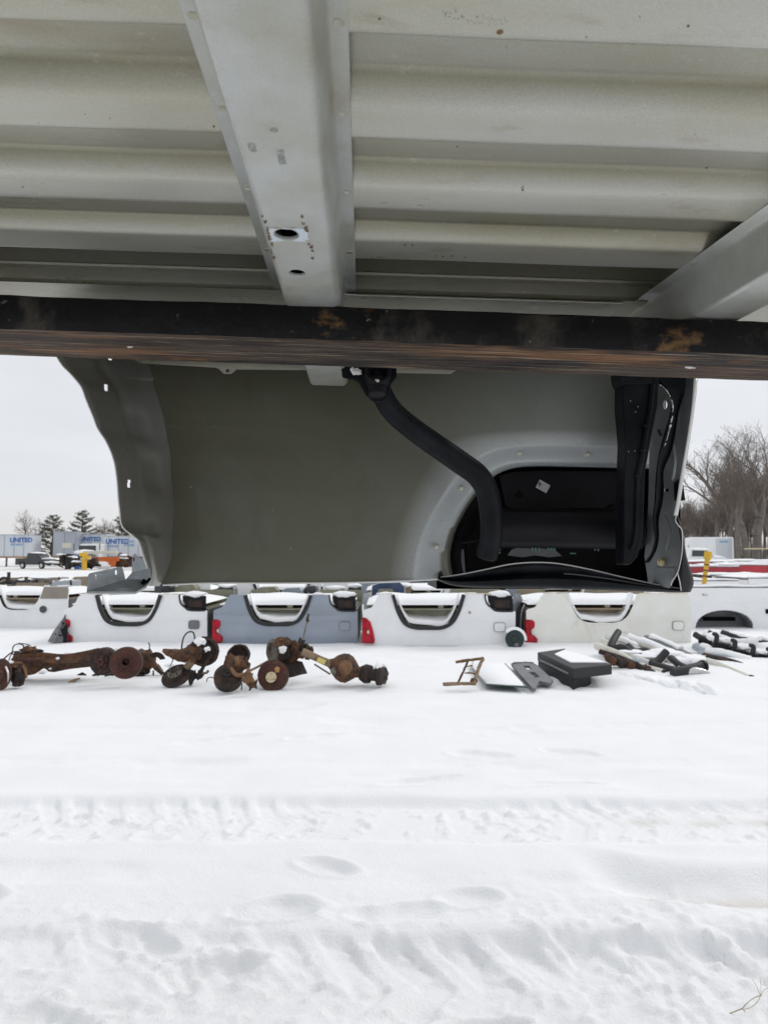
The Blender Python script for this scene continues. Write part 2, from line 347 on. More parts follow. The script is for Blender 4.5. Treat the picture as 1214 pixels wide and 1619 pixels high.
    for (cx, cy, rx, ry, dp) in [(-.40, 2.62, .13, .07, .05), (.33, 2.72, .10, .06, .04), (-.86, 2.45, .14, .05, .035), (-.22, 2.96, .12, .05, .04), (-.55, 2.28, .12, .06, .05), (.05, 2.60, .14, .06, .03),
        (.62, 4.55, .16, .07, .035), (.95, 5.1, .18, .06, .03), (1.25, 4.6, .16, .06, .035), (-1.2, 4.9, .25, .06, .03), (-.5, 5.0, .2, .06, .035), (.2, 4.05, .2, .05, .03), (1.0, 4.02, .22, .05, .03), (-1.6, 2.75, .12, .07, .05), (.30, 2.0, .12, .07, .05), (-.95, 2.0, .16, .07, .045), (.9, 1.95, .12, .06, .04)]:
        a = .4 * math.sin(cx * 9); dx = (x - cx) * math.cos(a) + (y - cy) * math.sin(a); dy = -(x - cx) * math.sin(a) + (y - cy) * math.cos(a)
        q = (dx / rx) ** 2 + (dy / ry) ** 2 + 1.2 * fbm(x, y, .12, 2, 5)
        h = h - .7 * dp * np.exp(-q ** 2 * .6) + dp * .25 * np.exp(-((q - 1.9) / .6) ** 2)
    # drifts against the parts row and the upturned beds
    h = h + .05 * np.exp(-((y - 10.0) / .35) ** 2) * (.6 + fbm(x, y, 1.0, 3, 200))
    h = h + .05 * sstep(6.3, 8.2, y) * (1 - sstep(8.6, 9.6, y)) * (.5 + fbm(x, y, .6, 3, 220))
    # far yard: low ruts
    h = h + .10 * sstep(14, 25, y) * fbm(x * .25, y, 3.0, 3, 300)
    return h
def axis(parts):
    out = [parts[0][0]]
    for a, b, st in parts:
        n = max(1, int(round((b - a) / st))); out += [a + (b - a) * (i + 1) / n for i in range(n)]
    return np.array(out)
xs = axis([(-1500, -300, 300), (-300, -60, 24), (-60, -12, 2), (-12, -4, .25), (-4, -2.1, .05), (-2.1, 2.1, .0125), (2.1, 4, .05), (4, 12, .25), (12, 60, 2), (60, 300, 24), (300, 1500, 300)])
ys = axis([(-60, -4, 8), (-4, 1.2, .2), (1.2, 2.0, .02), (2.0, 4.2, .0105), (4.2, 6, .02), (6, 11, .05), (11, 20, .2), (20, 60, 1), (60, 300, 12), (300, 2400, 300)])
X, Y = np.meshgrid(xs, ys); Z = snow_h(X, Y)
far = 1 - sstep(120, 200, np.hypot(X, Y)); Z = Z * far
def snow_z(x, y): return float(snow_h(np.array([[x]], float), np.array([[y]], float))[0, 0])
nx, ny = len(xs), len(ys)
me = bpy.data.meshes.new('snow_ground')
co = np.stack([X, Y, Z], -1).reshape(-1, 3).astype(np.float32)
idx = np.arange(nx * ny).reshape(ny, nx)
q = np.stack([idx[:-1, :-1], idx[:-1, 1:], idx[1:, 1:], idx[1:, :-1]], -1).reshape(-1, 4)
me.vertices.add(len(co)); me.vertices.foreach_set('co', co.ravel())
me.loops.add(q.size); me.loops.foreach_set('vertex_index', q.ravel().astype(np.int32))
me.polygons.add(len(q)); me.polygons.foreach_set('loop_start', np.arange(0, q.size, 4, dtype=np.int32)); me.polygons.foreach_set('loop_total', np.full(len(q), 4, dtype=np.int32))
me.polygons.foreach_set('use_smooth', np.ones(len(q), bool)); me.update(calc_edges=True); me.validate()
# dirt in the kicked furrow, in the rut and on the far drive (an attribute, real dirt on the snow)
dirt = np.zeros_like(X)
dirt += .55 * np.exp(-((Y - 2.74) / .05) ** 2) * sstep(.9, 1.05, X) * (1 - sstep(1.5, 1.9, X))
dirt += .5 * np.exp(-((Y - 3.52) / .05) ** 2) * sstep(1.15, 1.3, X) * (1 - sstep(1.9, 2.1, X))
dirt += .5 * sstep(30, 45, Y) * (1 - sstep(150, 200, Y))
dirt *= np.clip(.5 + 1.6 * fbm(X, Y, .25, 3, 400), 0, 1) * (Y < 10) + np.clip(.4 + 2.0 * fbm(X * .12, Y, 3, 3, 410), 0, 1) * (Y >= 10)
at = me.attributes.new('dirt', 'FLOAT', 'POINT'); at.data.foreach_set('value', dirt.ravel().astype(np.float32))
sn = bpy.data.objects.new('snow_ground', me); COL.objects.link(sn)
msn = mat('snow_field', (.875, .88, .888), .75, 0, (.845, .85, .86), 2, .4, .65, bump=.55, bscale=75, spec=.25, attr=None)
nt = msn.node_tree; b = [n for n in nt.nodes if n.type == 'BSDF_PRINCIPLED'][0]
lk = b.inputs['Base Color'].links[0]; src = lk.from_socket
an = N(nt, 'ShaderNodeAttribute'); an.attribute_name = 'dirt'
mm = N(nt, 'ShaderNodeMix', data_type='RGBA'); nt.links.new(an.outputs['Fac'], mm.inputs[0]); nt.links.new(src, mm.inputs[6]); mm.inputs[7].default_value = (.55, .50, .42, 1); nt.links.new(mm.outputs[2], b.inputs['Base Color'])
me.materials.append(msn); tag(sn, kind='structure')

# ================================================================= hero pickup bed, held up on the fork
bed = bpy.data.objects.new('pickup_bed', None); COL.objects.link(bed)
bed.matrix_world = Matrix.Translation(Vector((0, 0, CZ)) + RB @ EB) @ RB.to_4x4()
tag(bed, 'white pickup bed seen from underneath, raised on the dark fork', 'truck bed')
def part(mb, name, mt, parent=bed, **k): return mb.build(name, M[mt] if isinstance(mt, str) else mt, parent, off=EB, **k)
def set_tone(o, fn):
    a = o.data.attributes.new('overspray_shading', 'FLOAT', 'POINT')
    a.data.foreach_set('value', [float(fn(Vector(v.co) + EB)) for v in o.data.vertices])
# floor sheet: corrugated
FL, FH = .392, .4045
prof = []
edges = [.362, .492, .6225, .753, .883]
y0 = -.42
allE = [.362 - .13 * k for k in range(6, 0, -1)] + edges
prof.append((y0 - .05, FH))
for ye in allE:
    a = ye - .130
    for (dy, z) in [(.003, FH), (.006, FH), (.040, FH), (.046, FH + .0010), (.051, FH + .0014), (.056, FH - .0002), (.061, FH - .0034), (.070, FL + .0042), (.076, FL + .0014), (.083, FL + .0004), (.092, FL + .0004), (.098, FL), (.122, FL), (.1262, FL - .0002), (.1285, FL + .0004), (.1298, FL + .0026)]:
        prof.append((a + dy, z))
prof += [(.8835, FL + .003), (.8865, .462), (.985, .463), (.998, .458), (1.004, .452), (1.006, .428), (1.004, .4255), (.999, .4235), (1.000, .420), (1.006, .417), (1.008, .402), (1.004, .396), (.996, .3905), (.990, .3885), (1.03, .3885), (1.365, FL - .003), (1.37, FL + .01), (1.375, FL + .5)]
mb = MB(); X0, X1 = -1.9, 1.05; nn = 70
rings = []
for (y, z) in prof:
    rings.append([Vector((X0 + (X1 - X0) * i / nn, y, z + .0009 * mnoise.noise(Vector(((X0 + (X1 - X0) * i / nn) * 5, y * 8, 1)))) ) for i in range(nn + 1)])
mb.loft(rings)
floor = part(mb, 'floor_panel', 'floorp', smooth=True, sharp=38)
def groove_primer_shade(p):                                            # olive primer in the grooves; shade painted into the concave corners and the sill
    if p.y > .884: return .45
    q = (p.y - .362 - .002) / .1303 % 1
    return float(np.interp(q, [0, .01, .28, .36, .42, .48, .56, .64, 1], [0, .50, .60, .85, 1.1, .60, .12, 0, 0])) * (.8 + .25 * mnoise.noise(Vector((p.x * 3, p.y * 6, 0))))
set_tone(floor, groove_primer_shade)
# hand-written chalk smudge and drip marks on the floor
mb = MB()
random.seed(3)
for k in range(34):
    px = 700 + k * 3.1; py = 20 + (k * .55) + 5 * math.sin(k * 1.7) + random.uniform(-3, 3)
    if 12 < k < 15: continue
    dx, dy = random.uniform(-5, 5), random.uniform(-6, 6)
    p = [Lp(px + dx * t_, py + dy * t_ + 1.5 * math.sin(t_ * 6), 1) for t_ in (0, .35, .7, 1)]
    p = [q * ((FL - .0003) / q.z) for q in p]
    mb.tube(p, .00028, 4)
part(mb, 'marker_scrawl', 'ink')['kind'] = 'stuff'
mb = MB()
a = Lp(790, 52, 1); a *= (FL - .001) / a.z; mb.lathe(a, (0, 0, 1), [(-.0008, .001), (.0005, .0026)], 12)
for (px, py) in [(826, 301), (1116, 266), (640, 388), (652, 389), (688, 405), (700, 406), (715, 405), (735, 407)]:
    a = Lp(px, py, 1); a *= (FL - .0008) / a.z; mb.lathe(a, (.2, 0, 1), [(-.0006, .0006), (.0003, .0016)], 6)
part(mb, 'drip_spot', 'burn')['kind'] = 'stuff'
mb = MB(); rgg = random.Random(12)
for k in range(40):
    a = Lp(rgg.uniform(0, 1200), rgg.uniform(20, 400), 1); a *= (FL - .0005) / a.z; q_ = (a.y - .362) / .13 % 1
    if .1 < q_ < .72: continue
    w = rgg.uniform(.0004, .0012); mb.lathe(a, (.1, 0, 1), [(-.0004, w * .4), (.0003, w)], 5)
part(mb, 'grime_speck', 'burn')['kind'] = 'stuff'
# weld strip with spot welds along the floor edge
mb = MB(); a0, a1 = -.03, .44
mb.box2((a0 - .02, .989, .3835), (a1 - .06, 1.045, .3865)); strip = part(mb, 'weld_strip', 'under', bevel=.0008)
for i in range(9):
    x = a0 + .02 + i * .052 + random.uniform(-.006, .006)
    mb = MB(); mb.lathe((x, 1.003, .3832), (0, 0, -1), [(0, .0062), (.0005, .0056), (.0002, .003)], 14); part(mb, 'spot_weld', 'under', strip, smooth=True)
# crossmembers
def crossmember(dx, slant, holes, yb):
    bz, tz = .332, FL - .0015
    ya = -.42
    def P(x, y, z): return Vector((x + dx + slant * (y - .85), y, z))
    # bottom plate with holes
    xl, xr = -.106, -.049
    mb = MB()
    hol = []
    for (hx, hy, rx, ry) in holes:
        hol.append([(hx + rx * math.cos(a), hy + ry * math.sin(a)) for a in [-2 * math.pi * k / 28 for k in range(28)]])
    outer = [(xl, ya), (xr, ya), (xr, yb - .02), (xl, yb - .02)]
    mb.sheet(outer, hol, lambda u, v: P(u, v, bz), Vector((0, 0, .0022)))
    root = part(mb, 'crossmember', 'underlite', smooth=True)
    mb = MB(); sec = []
    def section(y, lift=0.0):
        r = []
        for k in range(6):                                        # right corner
            a = math.pi / 2 * k / 5; r.append((xr + .011 * math.sin(a), bz + .011 * (1 - math.cos(a))))
        r += [(-.0365, tz - .009), (-.0352, tz - .004), (-.0325, tz - .0005), (-.021, tz), (-.0195, tz + .0012)]
        return [P(x, y, z + lift) for x, z in r]
    mb.loft([section(y) for y in np.linspace(ya, yb - .02, 30)])
    def sectionl(y):
        r = []
        for k in range(6):
            a = math.pi / 2 * k / 5; r.append((xl - .006 * math.sin(a), bz + .006 * (1 - math.cos(a))))
        r += [(-.120, tz - .008), (-.122, tz - .003), (-.125, tz - .0005), (-.139, tz), (-.1405, tz + .0012)]
        return [P(x, y, z) for x, z in r]
    mb.loft([sectionl(y) for y in np.linspace(ya, yb - .02, 30)])
    # rounded nose at the far end
    full = [list(reversed(sectionl(yb - .02))), section(yb - .02)]
    base = full[0] + full[1]
    r2 = []
    cx = dx + slant * (yb - .85) - .078
    for s_, dy_ in ((1, 0), (.97, .010), (.90, .018), (.0, .022)):
        r2.append([Vector((cx + (p.x - cx) * s_, p.y + dy_, (tz + (p.z - tz) * (s_ if s_ > 0 else 0)))) for p in base])
    mb.loft(r2)
    part(mb, 'side_web', 'underlite', root, smooth=True, sharp=70)
    # black sheet standing in for the shade inside the hat section
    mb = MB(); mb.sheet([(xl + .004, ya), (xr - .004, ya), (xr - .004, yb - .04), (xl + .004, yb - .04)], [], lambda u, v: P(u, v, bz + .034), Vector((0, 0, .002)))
    part(mb, 'cavity_shade', 'void', root)
    for (hx, hy, rx, ry) in holes:                                # rolled rim of each hole
        mb = MB(); mb.loft([[P(hx + (rx + e1) * math.cos(a), hy + (ry + e1) * math.sin(a), bz + e2) for a in [2 * math.pi * k / 28 for k in range(28)]] for e1, e2 in ((.0012, -.0002), (.0, -.0006), (-.0006, .0015), (-.0004, .003))], True)
        part(mb, 'hole_rim', 'underlite', root, smooth=True)
    for y in np.arange(.1, 1.0, .125):                            # spot welds on both flanges
        for fx in (-.0265, -.1325):
            mb = MB(); mb.lathe(P(fx, y + .02 * math.sin(y * 40), tz - .0002), (0, 0, -1), [(0, .0046), (.0004, .0040), (.0001, .0022)], 12); part(mb, 'spot_weld', 'under', root, smooth=True)
    return root, P
def unb(px, py, H):
    p = Lp(px, py, 1); return p * (H / p.z)
h1 = unb(453, 370, .332); h2 = unb(470, 431, .332)
sl = -.0
cm, P1 = crossmember(0, sl, [(h1.x, h1.y, .0125, .0125), (h2.x, h2.y, .0098, .0098)], 1.345)
# weld-burn patch, streaks and ink numbers on the first crossmember
mb = MB(); rngp = random.Random(4)
c0 = unb(446, 371, .332)
pts = []
for k in range(26):
    a = 2 * math.pi * k / 26; sx, sy = .0275, .0085
    pts.append((c0.x + sx * math.copysign(abs(math.cos(a)) ** .5, math.cos(a)) + rngp.uniform(-.002, .002), c0.y + sy * math.copysign(abs(math.sin(a)) ** .6, math.sin(a)) + rngp.uniform(-.0015, .0015)))
hol = [[(h1.x + .0137 * math.cos(a), h1.y + .0137 * math.sin(a)) for a in [-2 * math.pi * k / 28 for k in range(28)]]]
pts = [(min(max(x, -.104), -.052), y if abs(y - h1.y) > .0001 else y) for x, y in pts]
pts = [(x + rngp.uniform(-.0015, .0015), y + math.copysign(.0062, y - h1.y) + rngp.uniform(-.0018, .0025) * (1 if x > h1.x - .01 else .4)) for x, y in pts]
mb.sheet(pts, hol, lambda u, v: Vector((u, v, .3315)), Vector((0, 0, .0003)))
part(mb, 'weld_patch', 'weld', cm)
for (trail, nm) in (([(416, 345), (421, 352), (424, 362), (426, 372), (425, 380), (429, 386)], 0), ([(477, 346), (480, 352), (483, 360), (486, 368)], 0), ([(490, 385), (492, 392), (493, 399), (495, 410)], 0), ([(428, 398), (433, 406)], 0)):
    for (px, py) in trail:
        for r_ in range(2):
            p = unb(px + rngp.uniform(-2, 2), py + rngp.uniform(-3, 3), .3312)
            mb = MB(); mb.blob(p, (rngp.uniform(.0006, .0016), rngp.uniform(.0012, .0035), .0004), rngp.random() * 50, 4, .5); part(mb, 'burn_speck', 'burn', cm)
def text(s, size, mt, parent, loc, rot, name='lettering', ext=0.0, align='LEFT', bold=0.0):
    cu = bpy.data.curves.new(name, 'FONT'); cu.body = s; cu.size = size; cu.extrude = ext; cu.align_x = align; cu.offset = bold
    o = bpy.data.objects.new(name, cu); COL.objects.link(o); cu.materials.append(M[mt]); o.parent = parent
    o.location = loc; o.rotation_euler = rot
    bpy.context.view_layer.update()
    me = bpy.data.meshes.new_from_object(o.evaluated_get(bpy.context.evaluated_depsgraph_get()))
    o2 = bpy.data.objects.new(name, me); COL.objects.link(o2); o2.parent = parent; o2.location = loc; o2.rotation_euler = rot
    if not me.materials: me.materials.append(M[mt])
    bpy.data.objects.remove(o); o2.name = name; return o2
# ink numbers, read from below, running along the member
for s, px, py, sz in (('129', 391, 226, .0085), ('F1005', 437, 238, .0085), ('0', 427, 204, .0085)):
    p = unb(px, py, .3313); text(s, sz, 'ink', cm, p - EB, (math.pi, 0, math.radians(90)), 'ink_number')
cm2, P2 = crossmember(.558, -.11, [], 1.16)
# flange behind the fork with a holed tab
mb = MB()
out = [(214, 540), (214, 570), (222, 574), (340, 581), (346, 583), (354, 591), (366, 591), (374, 584), (486, 585), (548, 588), (712, 591), (720, 586), (724, 545)]
hole = [(360 + 3 * math.cos(a), 586 + 3 * math.sin(a)) for a in [-2 * math.pi * k / 12 for k in range(12)]]
mb.sheet(out, [hole], lambda u, v: Lp(u, v, 1.385), Vector((0, .0022, 0))); part(mb, 'sill_flange', 'under')

# outer side panel with the flared opening
YS = 1.50
Hc = [(716, 917), (711, 880), (716, 850), (727, 823), (745, 793), (765, 768), (785, 750), (812, 740), (850, 737), (900, 738), (950, 739), (1000, 740), (1050, 741)]
O1 = [(650, 919), (655, 880), (664, 848), (678, 815), (698, 782), (720, 752), (748, 725), (785, 708), (850, 702), (900, 702), (950, 703), (1000, 704), (1050, 705)]
O2 = [(256, 924), (258, 850), (258, 780), (252, 710), (238, 645), (220, 585), (200, 440), (400, 440), (600, 440), (750, 440), (880, 440), (980, 440), (1060, 440)]
H_, O1_, O2_ = [catmull([Vector((a, b, 0)) for a, b in c], 6) for c in (Hc, O1, O2)]
mb = MB(); rings = []; oversp = []
def ringat(fr, Yv):
    r = []
    for i in range(len(H_)):
        if fr >= 1: q = O1_[i].lerp(O2_[i], fr - 1)
        else: q = H_[i].lerp(O1_[i], fr)
        Yq = Yv
        r.append(Lp(q.x, q.y, Yq))
    return r
levels = [(2.0, YS)] + [(1 + .9 * k / 10, YS) for k in range(10, 0, -1)] + [(1.0, YS + .001), (.92, YS + .004), (.82, YS + .010), (.68, YS + .019), (.5, YS + .029), (.32, YS + .038), (.22, YS + .041), (.14, YS + .0405), (.07, YS + .036), (.03, YS + .040), (0, YS + .052), (-.01, YS + .075)]
for fr, yv in levels: rings.append(ringat(fr, yv))
mb.loft(rings); skin = part(mb, 'side_panel', 'skin', smooth=True, sharp=80)
# paint overspray: strongest round the opening, fading into the primer; tone also paler towards the right
H3 = [Lp(p.x, p.y, YS) for p in catmull(O1_, 2)]
O1c = Vector((0, 0, 0))
def over(p):
    q = Vector((p.x, 1.5, p.z * 1.5 / p.y if p.y > 0 else p.z)); d = min((q - Vector((h.x, 1.5, h.z))).length for h in H3)
    inside = p.y > YS + .0035 and d < .062 and (p.x - O1c.x) ** 2 < 99
    right = max(0, min(1, (p.x + .02) / .55))
    if inside: return 1.0
    return max(0.0, 1.0 - d / .014) * .45 + right * .34 * max(0, 1 - d / .5) + .10 * max(0, (p.z - .05) / .3) * right
set_tone(skin, over)
# upper part of the side wall, inner wall and rail (above the floor)
mb = MB()
a = Lp(200, 440, YS); 
mb.box2((X0, YS - .002, a.z - .02), (.62, YS + .02, .95)); mb.box2((X0, 1.335, .93), (.62, YS + .02, .965))
part(mb, 'outer_wall', 'white', bevel=.004)
# hem along the bottom edge of the panel
mb = MB(); mb.tube(catmull([Lp(258, 925, 1.495), Lp(330, 922, 1.495), Lp(450, 922, 1.495), Lp(560, 921, 1.495), Lp(650, 918, 1.495), Lp(697, 915, 1.495)], 6), .0022, 6); part(mb, 'hem', 'edge', smooth=True)
# wheelhouse lip on the left
W1 = [(180, 440), (238, 585), (256, 645), (268, 710), (274, 780), (273, 850), (258, 924)]
W0 = [(60, 500), (98, 575), (133, 622), (152, 672), (178, 722), (190, 790), (196, 836)]
W0b = [(60, 500), (94, 568), (112, 591), (129, 613), (138, 632), (147, 655), (156, 677), (170, 700), (180, 728), (187, 765), (191, 800), (193, 830), (207, 845), (220, 856), (228, 880), (235, 905), (234, 926)]
W1b = [(165, 440), (236, 580), (243, 605), (250, 625), (257, 650), (262, 672), (267, 695), (270, 715), (272, 740), (274, 770), (275, 800), (275, 830), (274, 855), (272, 875), (268, 895), (262, 912), (252, 927)]
c0_ = catmull([Vector((a, b, 0)) for a, b in W0b], 14); c1_ = catmull([Vector((a, b, 0)) for a, b in W1b], 14)
nR = 64; rings = []; pix = []
for j in range(nR + 1):
    t = j / nR; r = []; pr_ = []
    for i in range(len(c0_)):
        s_ = i / (len(c0_) - 1)
        yn = 1.19 + (.20 * max(0, (s_ - .74) / .26))
        tt = t ** .85
        yy = yn + (YS - yn) * tt
        q = c0_[i].lerp(c1_[i], t)
        # lip folded back at the free edge, embossed pads further in
        yy += .022 * max(0, 1 - t / .10) ** 2
        emb = 0
        for (ec, eh, tcn_, th) in ((.33, .07, .62, .16), (.52, .06, .66, .16), (.70, .04, .6, .14)):
            emb += .007 * math.exp(-((s_ - ec) / eh) ** 4) * math.exp(-((t - tcn_) / th) ** 4)
        ridge = .010 * math.exp(-((t - .42 - .1 * math.sin(s_ * 6)) / .07) ** 2)
        p = Lp(q.x, q.y, yy) + Vector((-emb - ridge * .5, 0, 0)) + Vector((.002, .002, 0)) * mnoise.noise(Vector((s_ * 9, t * 3, 4)))
        r.append(p); pr_.append(q)
    rings.append(r); pix.append(pr_)
mb = MB(); n = len(c0_); vs = [p for r in rings for p in r]; fs = []
def in_slot(q):
    return (abs(q.x - 169.5) < 3.2 and abs(q.y - 613) < 6) or (abs(q.x - 205) < 2.6 and abs(q.y - 764) < 6.5) or (abs(q.x - 175) < 3 and q.y < 571)
for j in range(nR):
    for i in range(n - 1):
        qc = (pix[j][i] + pix[j + 1][i] + pix[j][i + 1] + pix[j + 1][i + 1]) / 4
        if in_slot(qc): continue
        a = j * n + i; fs.append((a, a + 1, a + 1 + n, a + n))
mb.add(vs, fs); wh = part(mb, 'wheelhouse_lip', 'arch', smooth=True, sharp=85)
sd_ = wh.modifiers.new('thick', 'SOLIDIFY'); sd_.thickness = .0018; sd_.offset = 1
set_tone(wh, lambda p: max(0, min(1, (p.z - .13) / .2)) * max(0, 1 - abs(p.x + .42 + .0) / .07) * .9 + .0)  # highlight painted in: upper part of the lip made paler
mb = MB(); mb.tube([p + Vector((-.0005, -.001, 0)) for p in rings[0][14:]], .0012, 5); part(mb, 'wheelhouse_edge', 'edge', smooth=True)
# galvanised bracket hanging from the wheelhouse
def gY(u, v): return 1.17 + (u - 137) / 100 * .17
mb = MB()
def rr(cx, cy, a, b): return [(cx + a * math.cos(t), cy + b * math.sin(t)) for t in [-2 * math.pi * k / 14 for k in range(14)]]
mb.sheet([(137.5, 937), (140, 909), (143, 906), (190, 896), (194, 899), (198.5, 917), (199, 920)], [rr(151.5, 913, 2, 4.5), rr(183.5, 905, 1.9, 4.5)], lambda u, v: Lp(u, v, gY(u, v)), Vector((0, .0025, 0)))
br = None
mbt = MB(); mbt.sheet([(208.5, 908), (209.5, 880), (213, 875), (217, 879), (222, 882), (238, 884), (236, 912)], [rr(212, 884, 1.6, 4)], lambda u, v: Lp(u, v, 1.36), Vector((0, .0025, 0)))
br = part(mb, 'galvanised_bracket', 'galv', bevel=.0006); part(mbt, 'upright_tab', 'galv', br, bevel=.0006)
mb = MB(); mb.sheet([(137.5, 937), (199, 918), (209, 907), (238, 900), (239, 918), (230, 929), (214, 937.5), (180, 938)], [], lambda u, v: Lp(u, v, 1.17 + (u - 137) / 100 * .17 - .06 * max(0, (v - 918)) / 20 * ((u - 137) / 100)), Vector((0, 0, .0022)))
part(mb, 'bracket_base', 'galv', br, bevel=.0006)
mb = MB(); mb.tube([Lp(137.5, 938, 1.165), Lp(180, 939.5, 1.19), Lp(214, 938.5, 1.26), Lp(230, 930, 1.32), Lp(240, 917, 1.36)], .0013, 6); part(mb, 'bracket_edge', 'edge', br, smooth=True)
mb = MB(); mb.box(Lp(228, 920, 1.30), (.008, .003, .009), Matrix.Rotation(.6, 3, 'Y')); mb.box(Lp(235, 918, 1.30), (.004, .003, .012), Matrix.Rotation(.6, 3, 'Y')); part(mb, 'dark_slot', 'void', br)

# black brace tube and its mount
mb = MB()
pth = catmull([Lp(594, 585, 1.22), Lp(604, 622, 1.235), Lp(622, 652, 1.25), Lp(655, 680, 1.27), Lp(690, 705, 1.29), Lp(727, 731, 1.32), Lp(755, 752, 1.345), Lp(770, 778, 1.37), Lp(776, 815, 1.40), Lp(776, 850, 1.42), Lp(771, 873, 1.435), Lp(768, 884, 1.44)], 5)
rad = [.0185 + .0045 * min(1, i / 25) for i in range(len(pth))]; rad[-1] = .010; rad[-2] = .019; rad[-3] = .022
mb.tube(pth, rad, 20, flat=1.0); brace = part(mb, 'brace_tube', 'ecoat', smooth=True)
mb = MB(); mb.sheet([(539, 578), (541, 596), (560, 600), (566, 603), (578, 624), (590, 635), (604, 636), (614, 626), (618, 607), (627, 596), (627, 578)], [], lambda u, v: Lp(u, v, 1.205), Vector((0, .008, .0)))
mt_ = part(mb, 'mount_plate', 'ecoat', bevel=.002)
cc = Lp(597, 593, 1.19)
mb = MB(); ax = Vector((.05, -.75, .35)).normalized()
mb.loft([[cc + Vector((.0, 0, 0)) + (frame_of(ax)[0] * math.cos(a) + frame_of(ax)[1] * math.sin(a)) * r_ + ax * d_ for a in [2 * math.pi * k / 28 for k in range(28)]] for r_, d_ in ((.0235, -.012), (.0235, .006), (.0215, .009), (.017, .009), (.0155, .005), (.0155, -.02), (.001, -.021))], True)
part(mb, 'collar', 'ecoat', mt_, smooth=True)
mb = MB(); mb.lathe(Lp(597, 600, 1.195), (0, -.15, -1), [(0, .0175), (.018, .0170), (.029, .0155), (.0325, .011), (.033, .0005)], 26); part(mb, 'cup', 'plastic', mt_, smooth=True)
mb = MB(); mb.blob(Lp(563, 588, 1.198), (.009, .004, .005), 3, 6, .5); mb.blob(Lp(557, 584, 1.198), (.004, .003, .004), 5, 6, .5); part(mb, 'sealant_blob', 'edge', mt_, smooth=True)
mb = MB(); mb.blob(Lp(597, 602, 1.172), (.003, .002, .002), 3, 5, .5); mb.blob(Lp(594, 600.5, 1.172), (.0013, .001, .001), 3, 5, .5); part(mb, 'paint_chip', 'clipm', mt_, smooth=True)

# housing of black plastic behind the opening
hs = MB()
def hb(x0, y0_, x1, y1_, Ya, Yb):
    A = [Lp(x0, y0_, Ya), Lp(x1, y0_, Ya), Lp(x1, y1_, Ya), Lp(x0, y1_, Ya)]; B = [Lp(x0, y0_, Ya) , Lp(x1, y0_, Ya), Lp(x1, y1_, Ya), Lp(x0, y1_, Ya)]
    B = [Vector((p.x, Yb, p.z)) for p in B]
    return A, B
A, B = hb(690, 728, 1075, 931, 1.575, 1.80)
hs.add(A + B, [(4, 5, 6, 7), (0, 1, 5, 4), (3, 2, 6, 7), (0, 3, 7, 4), (1, 2, 6, 5)])
hsg = part(hs, 'step_housing', 'plastic', bevel=.001)
mb = MB()   # second arch inside
arc_o = [(722, 916), (719, 880), (724, 852), (736, 826), (752, 803), (762, 790)]; arc_i = [(746, 916), (738, 888), (740, 858), (750, 835), (760, 820), (764, 812)]
ao, ai = catmull([Lp(a, b, 1.57) for a, b in arc_o], 5), catmull([Lp(a, b, 1.66) for a, b in arc_i], 5)
mb.loft([ao, [p.lerp(q, .5) + Vector((0, -.012, 0)) for p, q in zip(ao, ai)], ai]); mb.tube(catmull([Lp(727, 858, 1.59), Lp(745, 856, 1.59), Lp(755, 853, 1.60)], 4), .003, 6)
part(mb, 'inner_arch', 'plastic', hsg, smooth=True)
mb = MB(); mb.sheet([(722, 869), (733, 868), (736, 912), (724, 912)], [], lambda u, v: Lp(u, v, 1.60), Vector((0, .004, 0))); part(mb, 'grey_stay', 'greytrim', hsg, bevel=.001)
mb = MB()   # pressed back panel
mb.sheet([(788, 752), (812, 745), (850, 743), (1000, 744), (1000, 800), (962, 806), (806, 806), (798, 798)], [], lambda u, v: Lp(u, v, 1.70), Vector((0, .02, 0)))
part(mb, 'back_panel', 'plastic', hsg, bevel=.006)
mb = MB(); mb.lathe(Lp(821, 782, 1.698), (0, -1, 0), [(0, .009), (.002, .009), (.0015, .0075), (0, .007)], 20); part(mb, 'pressed_ring', 'plastic', hsg, smooth=True)
mb = MB()   # long rounded beam
bpth = [Lp(780, 836, 1.53), Lp(840, 836, 1.53), Lp(900, 837, 1.53), Lp(960, 838, 1.53), Lp(1010, 838, 1.53)]
mb.tube(bpth, [.043, .042, .043, .043, .044], 24); part(mb, 'step_beam', 'plastic', hsg, smooth=True)
mb = MB(); mb.sheet([(782, 798), (798, 803), (960, 803), (968, 796), (992, 790), (1000, 800), (1000, 835), (782, 835)], [], lambda u, v: Lp(u, v, 1.535 + max(0, (835 - v)) * .0006), Vector((0, .02, 0))); part(mb, 'beam_flange', 'plastic', hsg, bevel=.003)
mb = MB(); mb.sheet([(802, 878), (808, 869), (816, 866), (870, 867), (878, 870), (888, 879), (868, 881), (845, 878), (826, 881)], [], lambda u, v: Lp(u, v, 1.56), Vector((0, .002, 0))); part(mb, 'thin_bracket', 'greytrim', hsg, bevel=.0008)
for (px, py, w, h) in [(790, 867, 1.6, 8), (788, 874, 5, 2), (841, 868, 2, 7), (846, 868, 2, 7), (852, 869, 1.5, 7), (866, 866, 2.6, 8), (871, 866, 2.6, 8), (876, 866, 2.6, 8), (940, 867, 2.2, 7), (945, 868, 2, 7), (905, 875, 9, 1.6)]:
    c = Lp(px, py, 1.545); mb = MB(); mb.box(c, (w * .00142, .004, h * .00142)); part(mb, 'spring_clip', 'teal', hsg)
c = Lp(858, 769, 1.692); mb = MB(); R_ = Matrix.Rotation(math.radians(28), 3, 'Y')
mb.box(c, (.0305, .0008, .0225), R_); part(mb, 'paper_label', 'label', hsg)
